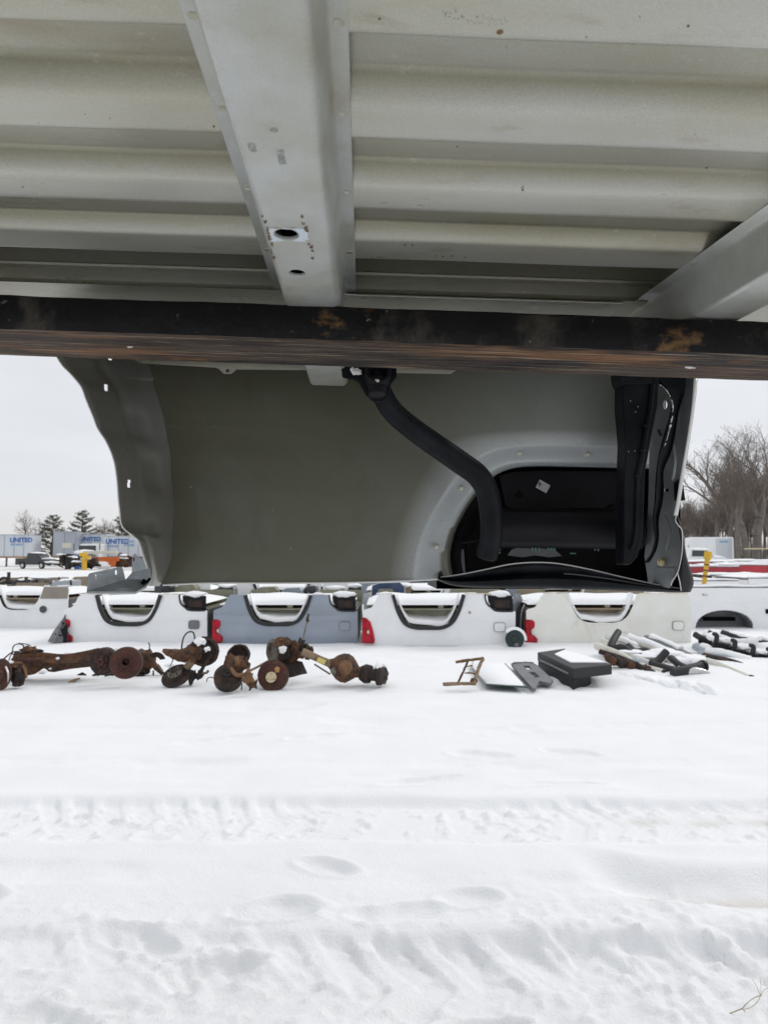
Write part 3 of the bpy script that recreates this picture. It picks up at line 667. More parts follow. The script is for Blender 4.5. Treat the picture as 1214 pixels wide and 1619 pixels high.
# clips round the flare
for (px, py) in [(820, 717), (927, 719), (729, 772), (690, 864)]:
    c = Lp(px, py, YS + .022); mb = MB(); mb.lathe(c, (0, -1, -.15), [(-.008, .0058), (.004, .0058), (.006, .0042), (.012, .0035), (.0125, .0005)], 12); r_ = part(mb, 'push_clip', 'clipm', smooth=True)
    mb = MB(); mb.lathe(c + Vector((.004, -.001, -.001)), (0, -1, 0), [(-.002, .0028), (.008, .0026)], 8); part(mb, 'clip_shadow_washer', 'void', r_) if False else None
mb = MB(); mb.sheet([(692, 916), (693, 906), (696.5, 902), (700, 908), (700, 916)], [], lambda u, v: Lp(u, v, 1.492), Vector((0, .003, 0))); part(mb, 'drain_plug', 'plastic')
# lower flare moulding : two rolled strips with a pale lip
T = [(697, 913), (730, 908), (770, 900), (805, 892.5), (840, 889.5), (880, 891), (930, 900), (985, 913), (1035, 924), (1075, 931), (1090, 934)]
Bt = [(693, 918), (722, 927), (780, 929.5), (840, 930), (880, 931), (930, 932), (985, 934), (1035, 936), (1065, 937), (1082, 937), (1091, 936)]
t_, b_ = catmull([Vector((a, b, 0)) for a, b in T], 5), catmull([Vector((a, b, 0)) for a, b in Bt], 5)
rings = []
for fr, yv in ((0, 1.50), (0, 1.482), (.12, 1.474), (.30, 1.478), (.36, 1.488), (.42, 1.492), (.50, 1.480), (.62, 1.472), (.85, 1.476), (1, 1.490), (1, 1.50)):
    rings.append([Lp(*(p.lerp(q, fr)).xy, yv) for p, q in zip(t_, b_)])
mb = MB(); mb.loft(rings); fm = part(mb, 'flare_moulding', 'ecoat', smooth=True, sharp=60)
mb = MB(); mb.tube([Lp(p.x, p.y - .2, 1.480) for p in t_], .0015, 6); part(mb, 'moulding_lip', 'edge', fm, smooth=True)
mb = MB(); mb.tube([Lp(*(p.lerp(q, .40)).xy, 1.484) for p, q in list(zip(t_, b_))[24:]], .0016, 6, flat=1.6); part(mb, 'moulding_seam', 'greytrim', fm, smooth=True)
# end panel, posts
def epY(u, v): return 1.50 - (u - 1030) / 70 * .11
mb = MB(); mb.sheet([(1026, 560), (1104, 560), (1100, 618), (1094, 665), (1086, 715), (1079, 758), (1070, 812), (1067, 822), (1077, 838), (1078, 870), (1071, 905), (1060, 925), (1056, 930), (1024, 921), (1018, 880), (1024, 800), (1026, 700)], [rr(1051, 640, 3, 7), rr(1053, 775, 3.6, 3)], lambda u, v: Lp(u, v, epY(u, v)), Vector((.002, .002, 0)))
ep = part(mb, 'end_panel', 'greypanel')
mb = MB(); mb.tube(catmull([Lp(1062, 700, 1.43), Lp(1066, 730, 1.425), Lp(1062, 760, 1.43)], 4), [.004] * 9, 8); mb.tube(catmull([Lp(1050, 815, 1.455), Lp(1058, 838, 1.44), Lp(1052, 870, 1.45)], 4), .0025, 8); part(mb, 'pressed_rib', 'greypanel', ep, smooth=True)
mb = MB(); mb.sheet([(1033, 902), (1036, 897), (1068, 898), (1060, 922), (1036, 920)], [], lambda u, v: Lp(u, v, epY(u, v) - .004), Vector((0, .002, 0))); part(mb, 'patch_plate', 'greypanel', ep, bevel=.001)
mb = MB(); c = Lp(1045, 888, 1.462); mb.lathe(c, (-.2, -1, -.1), [(0, .0095), (.002, .0095), (.003, .0065), (.008, .006), (.009, .002)], 12); mb.lathe(c, (-.2, -1, -.1), [(0, .0035), (.013, .003)], 8); part(mb, 'bolt', 'brass', ep, smooth=True)
mb = MB()   # folded white flange on the free edge
fp = [(1103, 598), (1100, 618), (1094, 665), (1086, 715), (1081, 752)]; fq = [(1097, 598), (1094, 640), (1087, 690), (1080, 730), (1075, 758)]
f2 = [(1081, 752), (1076, 786), (1071, 815)]; g2 = [(1075, 758), (1070, 790), (1065, 815)]
A_ = catmull([Lp(a, b, 1.385) for a, b in fp + f2[1:]], 4); B_ = catmull([Lp(a, b, 1.38) for a, b in fq + g2[1:]], 4)
mb.loft([A_, B_]); o_ = part(mb, 'edge_flange', 'edge', ep, smooth=True); s2 = o_.modifiers.new('t', 'SOLIDIFY'); s2.thickness = .002
mb = MB(); mb.tube(catmull([Lp(a, b, 1.385) for a, b in [(1070, 812), (1067, 822), (1071, 830), (1077, 838), (1078, 855), (1077.5, 872), (1074, 892), (1070, 906), (1062, 918), (1060, 926)]], 4), .0011, 6); mb.tube(catmull([Lp(a, b, 1.385) for a, b in [(1070, 905), (1074, 920), (1076, 934)]], 4), .0010, 6); part(mb, 'torn_edge', 'edge', ep, smooth=True)
mb = MB(); mb.sheet([(1071, 762), (1078, 756), (1083, 791), (1072, 791)], [], lambda u, v: Lp(u, v, 1.41), Vector((0, .02, 0))); part(mb, 'black_tab', 'plastic', ep, bevel=.001)
mb = MB()   # rubber corner of the bumper pad
CA = catmull([Vector((a, b, 0)) for a, b in [(1068, 812), (1072, 835), (1076, 870), (1070, 905), (1076, 936)]], 5)
CBq = catmull([Vector((a, b, 0)) for a, b in [(1070, 812), (1079, 842), (1085, 880), (1096, 918), (1091, 936)]], 5)
rings = []
for fr, yv in ((0, 1.40), (.3, 1.385), (.7, 1.385), (.93, 1.392), (1, 1.405), (1, 1.50)):
    rings.append([Lp(*(p.lerp(q, fr)).xy, yv) for p, q in zip(CA, CBq)])
mb.loft(rings); part(mb, 'rubber_corner', 'rubber', smooth=True, sharp=60)
# main black post
mb = MB(); mb.sheet([(985, 575), (1042, 575), (1040, 640), (1030, 690), (1020, 745), (1018, 800), (1016, 850), (1008, 880), (996, 893), (986, 893), (986, 780), (989, 700), (984, 640)], [], lambda u, v: Lp(u, v, 1.37), Vector((0, .05, 0)))
post = part(mb, 'support_post', 'ecoat', bevel=.003)
mb = MB(); mb.sheet([(978, 585), (1000, 590), (1030, 594), (1030, 606), (984, 607), (980, 600)], [], lambda u, v: Lp(u, v, 1.355), Vector((0, .05, 0))); part(mb, 'post_cap', 'ecoat', post, bevel=.002)
mb = MB(); rp = catmull([Lp(a, b, 1.366) for a, b in [(1031, 607), (1028, 640), (1022, 672), (1018, 700), (1013, 730), (1008, 752), (1006, 790), (1005, 830), (1001, 858), (996, 868)]], 4)
rl = [.0052] * 21 + [.0035] * (len(rp) - 21); mb.tube(rp, rl, 10); part(mb, 'pressed_rib', 'ecoat', post, smooth=True)
for (px, py) in [(1021, 673), (1016, 712), (1008, 752)]:
    mb = MB(); mb.blob(Lp(px, py, 1.362), (.0075, .004, .0035), px, 6, .1); part(mb, 'weld_bump', 'ecoat', post, smooth=True)
mb = MB(); mb.sheet([(978, 796), (989, 794), (990, 822), (984, 825), (977, 824)], [], lambda u, v: Lp(u, v, 1.42), Vector((0, .02, 0))); part(mb, 'end_lug', 'ecoat', post, bevel=.003)
for (px, py) in [(996, 634), (1008, 643), (1004, 651), (993, 714), (1003, 713), (993, 600)]:
    mb = MB(); mb.blob(Lp(px, py, 1.3695), (.0009, .0006, .0009), px, 4, .3); part(mb, 'paint_fleck', 'edge', post)
# curled black bracket strip in front of the end panel
IA = [(1028, 590), (1040, 606), (1052, 615), (1061, 632), (1058, 655), (1048, 690), (1040, 720), (1036, 750), (1034, 790), (1031, 820), (1034, 850), (1028, 875), (1016, 891)]
IB = [(1086, 590), (1084, 606), (1081, 625), (1073, 650), (1068, 680), (1062, 712), (1049, 744), (1049, 770), (1047, 795), (1041, 820), (1041, 850), (1036, 872), (1026, 889)]
ia, ib = catmull([Vector((a, b, 0)) for a, b in IA], 4), catmull([Vector((a, b, 0)) for a, b in IB], 4)
rings = []
for fr, yv in ((0, 1.43), (0, 1.385), (.15, 1.378), (.8, 1.385), (.97, 1.38), (1, 1.385), (1, 1.43)):
    rings.append([Lp(*(p.lerp(q, fr)).xy, yv) for p, q in zip(ia, ib)])
mb = MB(); mb.loft(rings); st = part(mb, 'curled_bracket', 'ecoat', smooth=True, sharp=50)
rs = random.Random(9); sp_ = catmull([Lp(a, b, 1.376) for a, b in [(1040, 606), (1052, 616), (1060, 630), (1063, 645), (1061, 665), (1056, 685), (1050, 706)]], 6)
for i in range(2, len(sp_) - 1):
    if rs.random() < .8:
        mb = MB(); mb.tube([sp_[i] + Vector((rs.uniform(-.001, .001), 0, 0)), sp_[i + 1] + Vector((rs.uniform(-.001, .001), 0, 0))], rs.uniform(.0004, .0016) * (1.2 if 12 < i < 28 else .6), 5, jit=.4); part(mb, 'scraped_edge', 'edge', st)
mb = MB(); mb.tube(catmull([Lp(1040, 679, 1.376), Lp(1045, 689, 1.376)], 3), .0035, 8); part(mb, 'stud', 'ecoat', st)
mb = MB(); mb.sheet([(1053, 780), (1060, 772), (1060, 778), (1056, 779)], [], lambda u, v: Lp(u, v, 1.42), Vector((0, .01, 0))); 
# near-side lower rail of the bed behind the camera
mb = MB(); mb.box2((X0, -.47, .30), (X1, -.44, .95)); part(mb, 'near_side_wall', 'white')

# ================================================================= forklift fork
fork = bpy.data.objects.new('forklift_fork', None); COL.objects.link(fork)
RF = Matrix.Rotation(.020, 3, 'Z') @ Matrix.Rotation(.0285, 3, 'Y')
fork.matrix_world = Matrix.Translation((0, .963, CZ + .285)) @ RF.to_4x4()
tag(fork, 'dark steel forklift fork with worn rusty underside carrying the bed', 'fork')
nxx = 240; top_, bot_ = .0470, 0.0; hw = .065
rf = []
secp = [(-hw + .003, top_), (-hw, top_ - .003), (-hw, top_ * .5), (-hw, .0035), (-hw + .0015, .0008)]
def fj(x, k, a): return a * mnoise.noise(Vector((x * 14, k * 7.7, 2))) + a * .6 * mnoise.noise(Vector((x * 45, k * 3.7, 8)))
mb = MB()
rings = []
for k, (y, z) in enumerate(secp):
    rings.append([Vector((-1.7 + 3.2 * i / nxx, y + fj(i * .0133, k, .0006), z + fj(i * .0133, k + 9, .0012 if k in (0, 1) else .0007))) for i in range(nxx + 1)])
mb.loft(rings); mb.add(rings[0] + [Vector((p.x, hw, top_)) for p in rings[0]], [(i, i + 1, i + 2 + nxx, i + 1 + nxx) for i in range(nxx)])
mb.build('front_face', M['forkface'], fork, smooth=True, sharp=60)
mb = MB(); r0 = [Vector(p) for p in rings[-1]]
rr_ = [r0]
for k, y in enumerate(np.linspace(-hw + .01, hw - .004, 12)):
    rr_.append([Vector((p.x, y, .0 + fj(p.x, k + 30, .0005))) for p in r0])
rr_.append([Vector((p.x, hw + fj(p.x, 77, .0015), .003 + fj(p.x, 78, .001))) for p in r0]); rr_.append([Vector((p.x, hw, top_)) for p in r0])
mb.loft(rr_); mb.build('worn_underside', M['forkbot'], fork, smooth=True, sharp=60)
mb = MB()
for x, w in ((.445, .008), (-.36, .004)):
    mb.blob((x * 1.0, -hw * .2 + w * 2, -.0005), (w, w * .35, .0012), x * 50, 6, .6)
o_ = mb.build('bare_metal_chip', M['edge'], fork, smooth=True)

# ================================================================= upturned pickup beds in rows
def U_path(x0, x1, zt, d):
    w = x1 - x0
    return [(x0 + w * a, zt - d * b) for a, b in ((0, 0), (.03, .22), (.07, .50), (.16, .85), (.30, .985), (.5, 1), (.70, .985), (.84, .82), (.93, .48), (.97, .22), (1, 0))]
def curved_sheet(mb_args, mt, parent, name, H, crease=.45, y0=0.0, sgn=1, bow=.035, **k):
    outer, holes, thick = mb_args
    me_ = MB(); me_.sheet(outer, holes, lambda u, v: (u, 0, v), Vector((0, thick, 0)))
    bm = bmesh.new(); bv = [bm.verts.new(p) for p in me_.v]
    for f in me_.f:
        try: bm.faces.new([bv[i] for i in f])
        except ValueError: pass
    for z in [H * c for c in (.08, .18, .30, crease - .02, crease, crease + .03, .6, .72, .84, .93)]:
        bmesh.ops.bisect_plane(bm, geom=bm.verts[:] + bm.edges[:] + bm.faces[:], plane_co=(0, 0, z), plane_no=(0, 0, 1))
    for v in bm.verts:
        t = max(0, min(1, v.co.z / H))
        off = bow * (math.sin(math.pi * min(1, t * 1.05)) ** .7) + (.014 if t > crease else 0) * min(1, (t - crease) / .05)
        v.co.y = y0 + sgn * (v.co.y - off)
    bmesh.ops.recalc_face_normals(bm, faces=bm.faces)
    me = bpy.data.meshes.new(name); bm.to_mesh(me); bm.free(); me.materials.append(M[mt])
    me.polygons.foreach_set('use_smooth', [True] * len(me.polygons)); me.set_sharp_from_angle(angle=math.radians(28))
    o = bpy.data.objects.new(name, me); COL.objects.link(o); o.parent = parent; return o
LAMP_A = [(0, .03), (.060, .03), (.075, .05), (.078, .13), (.060, .19), (.040, .22), (.036, .31), (.058, .36), (.060, .47), (.045, .51), (0, .52)]
LAMP_B = [(0, .06), (.085, .05), (.092, .12), (.080, .30), (.060, .48), (.030, .56), (0, .57)]
def tipped_bed(loc, rz, Ln, H, W, paint, inner, U, label, group='pickup beds lying upside down in rows', moulding=True, lamp=None, fuel=None, corner=False, seam=None, marker=None, two=None, hole=None, snow=True, plain_lamp_dark=False, front='darkgrey', seed=1, udepth=.57):
    r = empty('upturned_bed', loc, rz, label, 'truck bed', group); rg = random.Random(seed)
    x0, x1 = U[0] * Ln, U[1] * Ln; d = udepth * H
    up = U_path(x0, x1, H * .985, d)
    outer = [(0, 0), (Ln, 0), (Ln, H * .66 if corner else H * .70)]
    if corner: outer += [(Ln * .985, H * .66), (Ln * .88, H * .665), (Ln * .84, H * .73), (Ln * .81, H * .82), (Ln * .80, H * .985)]
    else: outer += [(Ln, H * .93), (Ln * .97, H * .985)]
    outer += list(reversed(up)) + [(.115 * Ln, H * .985), (.095 * Ln, H * .94), (.075 * Ln, H * .80), (.055 * Ln, H * .73), (.01 * Ln, H * .69), (0, H * .66)]
    curved_sheet((outer, [], .03), paint, r, 'side_panel', H)
    f_out = [(0, 0), (Ln, 0), (Ln, H * .96)] + list(reversed(U_path(x0, x1, H * .97, d * .9))) + [(.1 * Ln, H * .97), (.05 * Ln, H * .7), (0, H * .66)]
    curved_sheet((f_out, [], .03), inner, r, 'far_side_panel', H, y0=W, sgn=-1)
    mb = MB(); mb.box2((Ln - .04, .05, 0), (Ln - .01, W - .05, H * .68)); mb.build('bulkhead', M[front], r, bevel=.006)
    zf = H * .70
    mb = MB(); mb.box2((.06, .24, .05), (Ln - .05, .262, zf - .002)); mb.build('inner_wall', M[inner], r)
    mb = MB()
    for k in range(3):
        xx = Ln * (.22 + .28 * k); mb = MB(); mb.box2((xx, .12, zf + .002), (xx + .08, W - .12, zf + .055)); mb.build('crossmember', M['darkp' if k != 1 else inner], r, bevel=.008)
    mb = MB(); mb.box2((.04, .08, zf - .02), (Ln - .045, W - .08, zf)); mb.build('floor', M[inner], r)
    if snow:
        mb = MB(); nx_, ny_ = 26, 12; rings = []
        for j in range(ny_ + 1):
            yv = .14 + (W - .28) * j / ny_
            row = []
            for i in range(nx_ + 1):
                xv = .05 + (Ln - .12) * i / nx_; ed = min(1, 6 * min(i / nx_, 1 - i / nx_)) ** .5 * min(1, 5 * min((j + .4) / ny_, 1 - (j - .4) / ny_)) ** .5
                row.append(Vector((xv, yv, zf + .062 + (H * .13 + .03 * mnoise.noise(Vector((xv * 2 + seed, yv * 2, 0)))) * ed)))
            rings.append(row)
        rings = [[Vector((p.x, p.y - .02, zf + .05)) for p in rings[0]]] + rings + [[Vector((p.x, p.y + .02, zf + .05)) for p in rings[-1]]]
        mb.loft(rings); mb.build('snow_cap', M['snowcap'], r, smooth=True, sharp=90)
        mb = MB()                                          # snow lying in the wheel cut-out
        rings = []
        for j in range(8):
            yv = .03 + .21 * j / 7; row = []
            for i in range(17):
                t = i / 16; xv = x0 + (x1 - x0) * (.04 + .92 * t)
                bz_ = H * .985 - d * (1 - abs(2 * t - 1) ** 3.2) * .99
                fill = H * .985 - d + .075 + .05 * (j / 7) + .16 * max(0, (.45 - t)) + .05 * max(0, t - .7)
                row.append(Vector((xv, yv, max(bz_ + .012, fill) + .018 * mnoise.noise(Vector((xv * 5, yv * 5, seed))))))
            rings.append(row)
        rings = [[Vector((p.x, p.y, p.z - .06)) for p in rings[0]]] + rings
        mb.loft(rings); mb.build('snow_in_cutout', M['snowcap'], r, smooth=True, sharp=90)
        for k in range(3):
            xx = rg.choice([.16, .72, .80, .93]) * Ln + rg.uniform(-.05, .05)
            mb = MB(); mb.blob((xx, .05, H * .985), (rg.uniform(.08, .16), .06, rg.uniform(.012, .03)), seed + k, 6, .3); mb.build('snow_lump', M['snowcap'], r, smooth=True, sharp=90)
    if moulding:
        mb = MB(); out_ = catmull([(a, 0, b) for a, b in up], 4); cxx = (x0 + x1) / 2
        rings = []
        for (k, yy) in ((0.0, -.010), (.0, -.058), (.5, -.066), (1.0, -.058), (1.0, -.02)):
            row = []
            for i, p in enumerate(out_):
                t = (out_[min(i + 1, len(out_) - 1)] - out_[max(i - 1, 0)]).normalized(); nrm = Vector((t.z, 0, -t.x))
                row.append(p + nrm * (.052 * k - .01) + Vector((0, yy, 0)))
            rings.append(row)
        mb.loft(rings); mb.build('wheel_moulding', M['rubber'], r, smooth=True, sharp=50)
    else:
        mb = MB(); mb.tube([p + Vector((0, -.03, 0)) for p in catmull([(a, 0, b) for a, b in up], 3)], .014, 6); mb.build('wheel_lip', M[paint], r, smooth=True)
    if lamp:
        prof_ = LAMP_A if lamp == 'A' else LAMP_B
        mb = MB(); mb.sheet([(a * Ln * .92 - .012, b * H * .96) for a, b in prof_], [], lambda u, v: (u, -.058, v), Vector((0, .09, 0))); lm = mb.build('tail_lamp', M['lens'], r, bevel=.010, smooth=True)
        mb = MB(); mb.box((.035 * Ln, -.060, .27 * H), (.03, .008, .045)); mb.build('reverse_lens', M['clipm'], lm, bevel=.003)
    if fuel:
        cx, cz = fuel[0] * Ln, fuel[1] * H; w, h = .078, .062
        ring = []
        def rrect(w_, h_): return [(cx + w_ * math.copysign(abs(math.cos(a)) ** .45, math.cos(a)), cz + h_ * math.copysign(abs(math.sin(a)) ** .45, math.sin(a))) for a in [2 * math.pi * k / 32 for k in range(32)]]
        mb = MB(); mb.sheet(rrect(w + .004, h + .004), [], lambda u, v: (u, -.0502, v), Vector((0, .01, 0))); fd = mb.build('fuel_door', M[fuel[2] if len(fuel) > 2 else 'greytrim'], r)
        if len(fuel) < 3:
            mb = MB(); mb.sheet(rrect(w - .002, h - .002), [], lambda u, v: (u, -.0535, v), Vector((0, .003, 0))); mb.build('door_skin', M[paint], fd, bevel=.002)
    if corner:
        mb = MB(); mb.sheet([(Ln * .82, H * .955), (Ln * .828, H * .84), (Ln * .85, H * .745), (Ln * .885, H * .69), (Ln * .985, H * .68), (Ln * .985, H * .955)], [], lambda u, v: (u, -.018, v), Vector((0, .05, 0))); cs = mb.build('corner_insert', M['plastic'], r, bevel=.008)
        mb = MB(); mb.box((Ln * .915, -.021, H * .80), (Ln * .10, .006, H * .14)); mb.build('insert_panel', M['rustdark'], cs, bevel=.004)
        mb = MB(); mb.tube(catmull([(Ln * .803, -.03, H * .985), (Ln * .812, -.035, H * .82), (Ln * .845, -.04, H * .725), (Ln * .88, -.04, H * .665), (Ln * .985, -.04, H * .66)], 4), .013, 6); mb.build('insert_trim', M['rubber'], cs, smooth=True)
        mb = MB(); mb.blob((Ln * .90, .03, H * .985), (.17, .09, .05), seed, 7, .25); mb.build('snow_lump', M['snowcap'], r, smooth=True, sharp=90)
    if seam:
        mb = MB()
        pts = [(x1 + .04, H * .985), (Ln * .845 if corner else Ln * .99, H * .985)]
        mb.box2((pts[0][0], -.012, H * .975), (pts[1][0], .03, H * 1.002)); mb.box2((.12 * Ln, -.012, H * .975), (x0 - .02, .03, H * 1.002)); mb.build('sealed_seam', M[seam], r, bevel=.004)['kind'] = 'stuff'
    if marker:
        mb = MB(); mb.box((marker[0] * Ln, -.052, marker[1] * H), (.03, .01, .03)); mb.build('side_marker', M['woodo'], r, bevel=.002)
    if two:
        mb = MB(); z0_ = two * H
        pol = [(0.02, z0_), (x0 + .05, z0_), (x0 + .0, H * .93), (.02, H * .93)]; pol2 = [(x1 - .06, z0_), (Ln - .006, z0_), (Ln - .006, H * .97), (x1 + .005, H * .97)]
        mb.sheet(pol, [], lambda u, v: (u, -.056, v), Vector((0, .012, 0))); mb.build('lower_colour_band', M['tan'], r)
        mb = MB(); mb.sheet(pol2, [], lambda u, v: (u, -.056, v), Vector((0, .012, 0))); mb.build('lower_colour_band', M['tan'], r)
    if hole:
        mb = MB(); mb.lathe((hole[0] * Ln, -.05, hole[1] * H), (0, -1, 0), [(0, .062), (.012, .062), (.012, .050), (.006, .045), (.006, .001)], 24); mb.build('round_filler_cap', M['glass'], r, smooth=True)
    return r
def place(px0, px1, py): 
    a = G(px0, py); Ln = (px1 - px0) / F * a.y
    return Vector((( px0 - 607) / F * a.y, a.y, 0)), Ln
pB, LB = place(107, 331, 1017); tipped_bed(pB, 0, LB, .73, 1.75, 'white', 'olive', (.235, .665), 'white upturned bed with dark open fuel door, left of the silver one', lamp='A', fuel=(.91, .38, 'greytrim'), corner=True, seam='yellowseal', seed=2, udepth=.58)
pC, LC = place(341, 566, 1018); tipped_bed(pC, 0, LC, .73, 1.75, 'silver', 'olive', (.225, .665), 'silver blue upturned bed with black wheel moulding and snow inside', lamp='A', fuel=(.91, .36), corner=True, seed=3)
pD, LD = place(574, 812, 1021); tipped_bed(pD, 0, LD, .75, 1.75, 'white', 'olive', (.205, .655), 'white upturned bed with orange side marker, right of the silver one', lamp='B', fuel=(.895, .36), corner=True, seam='yellowseal', marker=(.70, .64), seed=4, udepth=.62)
pE, LE = place(829, 1086, 1020); tipped_bed(pE, 0, LE, .75, 1.75, 'cream', 'brownin', (.25, .68), 'cream coloured upturned bed with bare wheel lip and yellowed edge', lamp='A', moulding=False, fuel=(.92, .38), seam='yellowseal', seed=5, front='cream')
pA, LA = place(-75, 116, 993); tipped_bed(pA, math.radians(-2), LA, .76, 1.75, 'white', 'brownin', (.395, .80), 'white and tan upturned bed with round black filler cap at far left', lamp=None, moulding=False, two=.70, hole=(.80, .45), seed=6)
# black liner leaning at the tail of the white bed
lf = empty('fender_liner', (0, 0, 0), 0, 'black ribbed plastic fin standing at the tail of the leftmost lamp-fitted white bed', 'plastic liner')
o = Q(75, 1014, 10.15); lf.location = (o.x, 10.15, o.z)
def LQ(px, py, Y): return Q(px, py, Y) - lf.location
mb = MB(); fa = catmull([LQ(76, 1015, 10.15), LQ(84, 1000, 10.16), LQ(95, 984, 10.2), LQ(107, 970, 10.25)], 5); fb = catmull([LQ(106, 1016, 10.1), LQ(106, 1005, 10.1), LQ(106, 990, 10.15), LQ(107.5, 972, 10.2)], 5)
mb.loft([fa, [a.lerp(b, .5) + Vector((0, -.08, 0)) for a, b in zip(fa, fb)], fb, [b + Vector((0, .25, 0)) for b in fb], [a + Vector((0, .25, 0)) for a in fa], fa]); mb.build('shell', M['greytrim'], lf, smooth=True, sharp=50)
for k in range(3):
    mb = MB(); a = fa[5 + k * 3].lerp(fb[5 + k * 3], .3); b2 = fa[5 + k * 3].lerp(fb[5 + k * 3], .8); mb.tube([a + Vector((0, -.05, 0)), b2 + Vector((0, -.06, 0))], .012, 6); mb.build('rib', M['plastic'], lf, smooth=True)
mb = MB(); mb.sheet([(96, 1000), (106, 985), (106, 1016), (90, 1015)], [], lambda u, v: LQ(u, v, 10.08), Vector((0, .04, 0))); mb.build('dark_facing', M['plastic'], lf, bevel=.004)
# grey ribbed bed side stood on end between two beds, and the green disc in front of it
gy = empty('torn_grey_panel', (Q(822, 1000, 10.5).x, 10.5, 0), 0, 'torn grey inner panel standing upright between white bed and cream bed', 'body panel')
def LQ2(px, py, Y): return Q(px, py, Y) - gy.location
mb = MB(); mb.sheet([(811, 1004), (809, 960), (812, 937), (822, 938), (827, 950), (828, 1004)], [], lambda u, v: LQ2(u, v, 10.3 + (u - 811) * .02), Vector((.0, .02, 0))); mb.build('sheet', M['greytrim'], gy, bevel=.003)
mb = MB(); mb.tube(catmull([LQ2(813, 1003, 10.27), LQ2(813, 960, 10.27), LQ2(817, 940, 10.27)], 4), .022, 8); mb.build('fold', M['silver'], gy, smooth=True)
mb = MB(); mb.tube(catmull([LQ2(822, 1003, 10.27), LQ2(824, 970, 10.27), LQ2(829, 956, 10.3)], 4), .016, 8); mb.build('torn_fold', M['galv'], gy, smooth=True)
c = Q(813, 1014, 9.75); dd = empty('green_wheel_disc', (c.x, 9.75, c.z - .10), 0, 'dark green round disc half sunk in snow between white and cream beds', 'disc')
mb = MB(); mb.lathe((0, 0, .13), (-.1, -1, .1), [(0, .128), (.03, .132), (.04, .124), (.035, .05), (.05, .045), (.05, .001)], 32); mb.build('disc', M['greendisc'], dd, smooth=True)
mb = MB(); mb.lathe((.02, -.035, .055), (0, -1, 0), [(0, .034), (.025, .03), (.03, .001)], 16); mb.build('hub_knob', M['greytrim'], dd, smooth=True)
mb = MB(); mb.loft([[Vector((math.cos(a) * r_, yy, .13 + math.sin(a) * r_)) for a in np.linspace(-.1, 2.4, 16)] for r_, yy in ((.135, -.03), (.175, -.01), (.17, .05), (.13, .06))]); mb.build('snow_rim', M['snowcap'], dd, smooth=True, sharp=90)
# second and third rows: mostly hidden, tops and inner faces showing over the first
rows = [(150, 335, 13.8, 'white', 'olive', 11, 'second-row upturned bed with olive inside behind the gap left of the silver bed'),
        (352, 560, 14.2, 'white', 'olive', 12, 'second-row upturned bed with olive inside, showing above the silver bed'),
        (575, 775, 14.0, 'white', 'olive', 13, 'second-row upturned white bed showing above the white bed with side marker'),
        (800, 1000, 14.4, 'cream', 'brownin', 14, 'second-row upturned cream bed with brown inside above the cream bed')]
for (a, b, yy, pt, inn, sd2, lab) in rows:
    tipped_bed(((a - 607) / F * yy, yy, 0), math.radians(random.uniform(-2, 2)), (b - a) / F * yy, .76, 1.7, pt, inn, (.25, .66), lab, group='second row of upturned beds', moulding=(sd2 % 2 == 0), seed=sd2, seam='yellowseal' if sd2 % 2 else None)
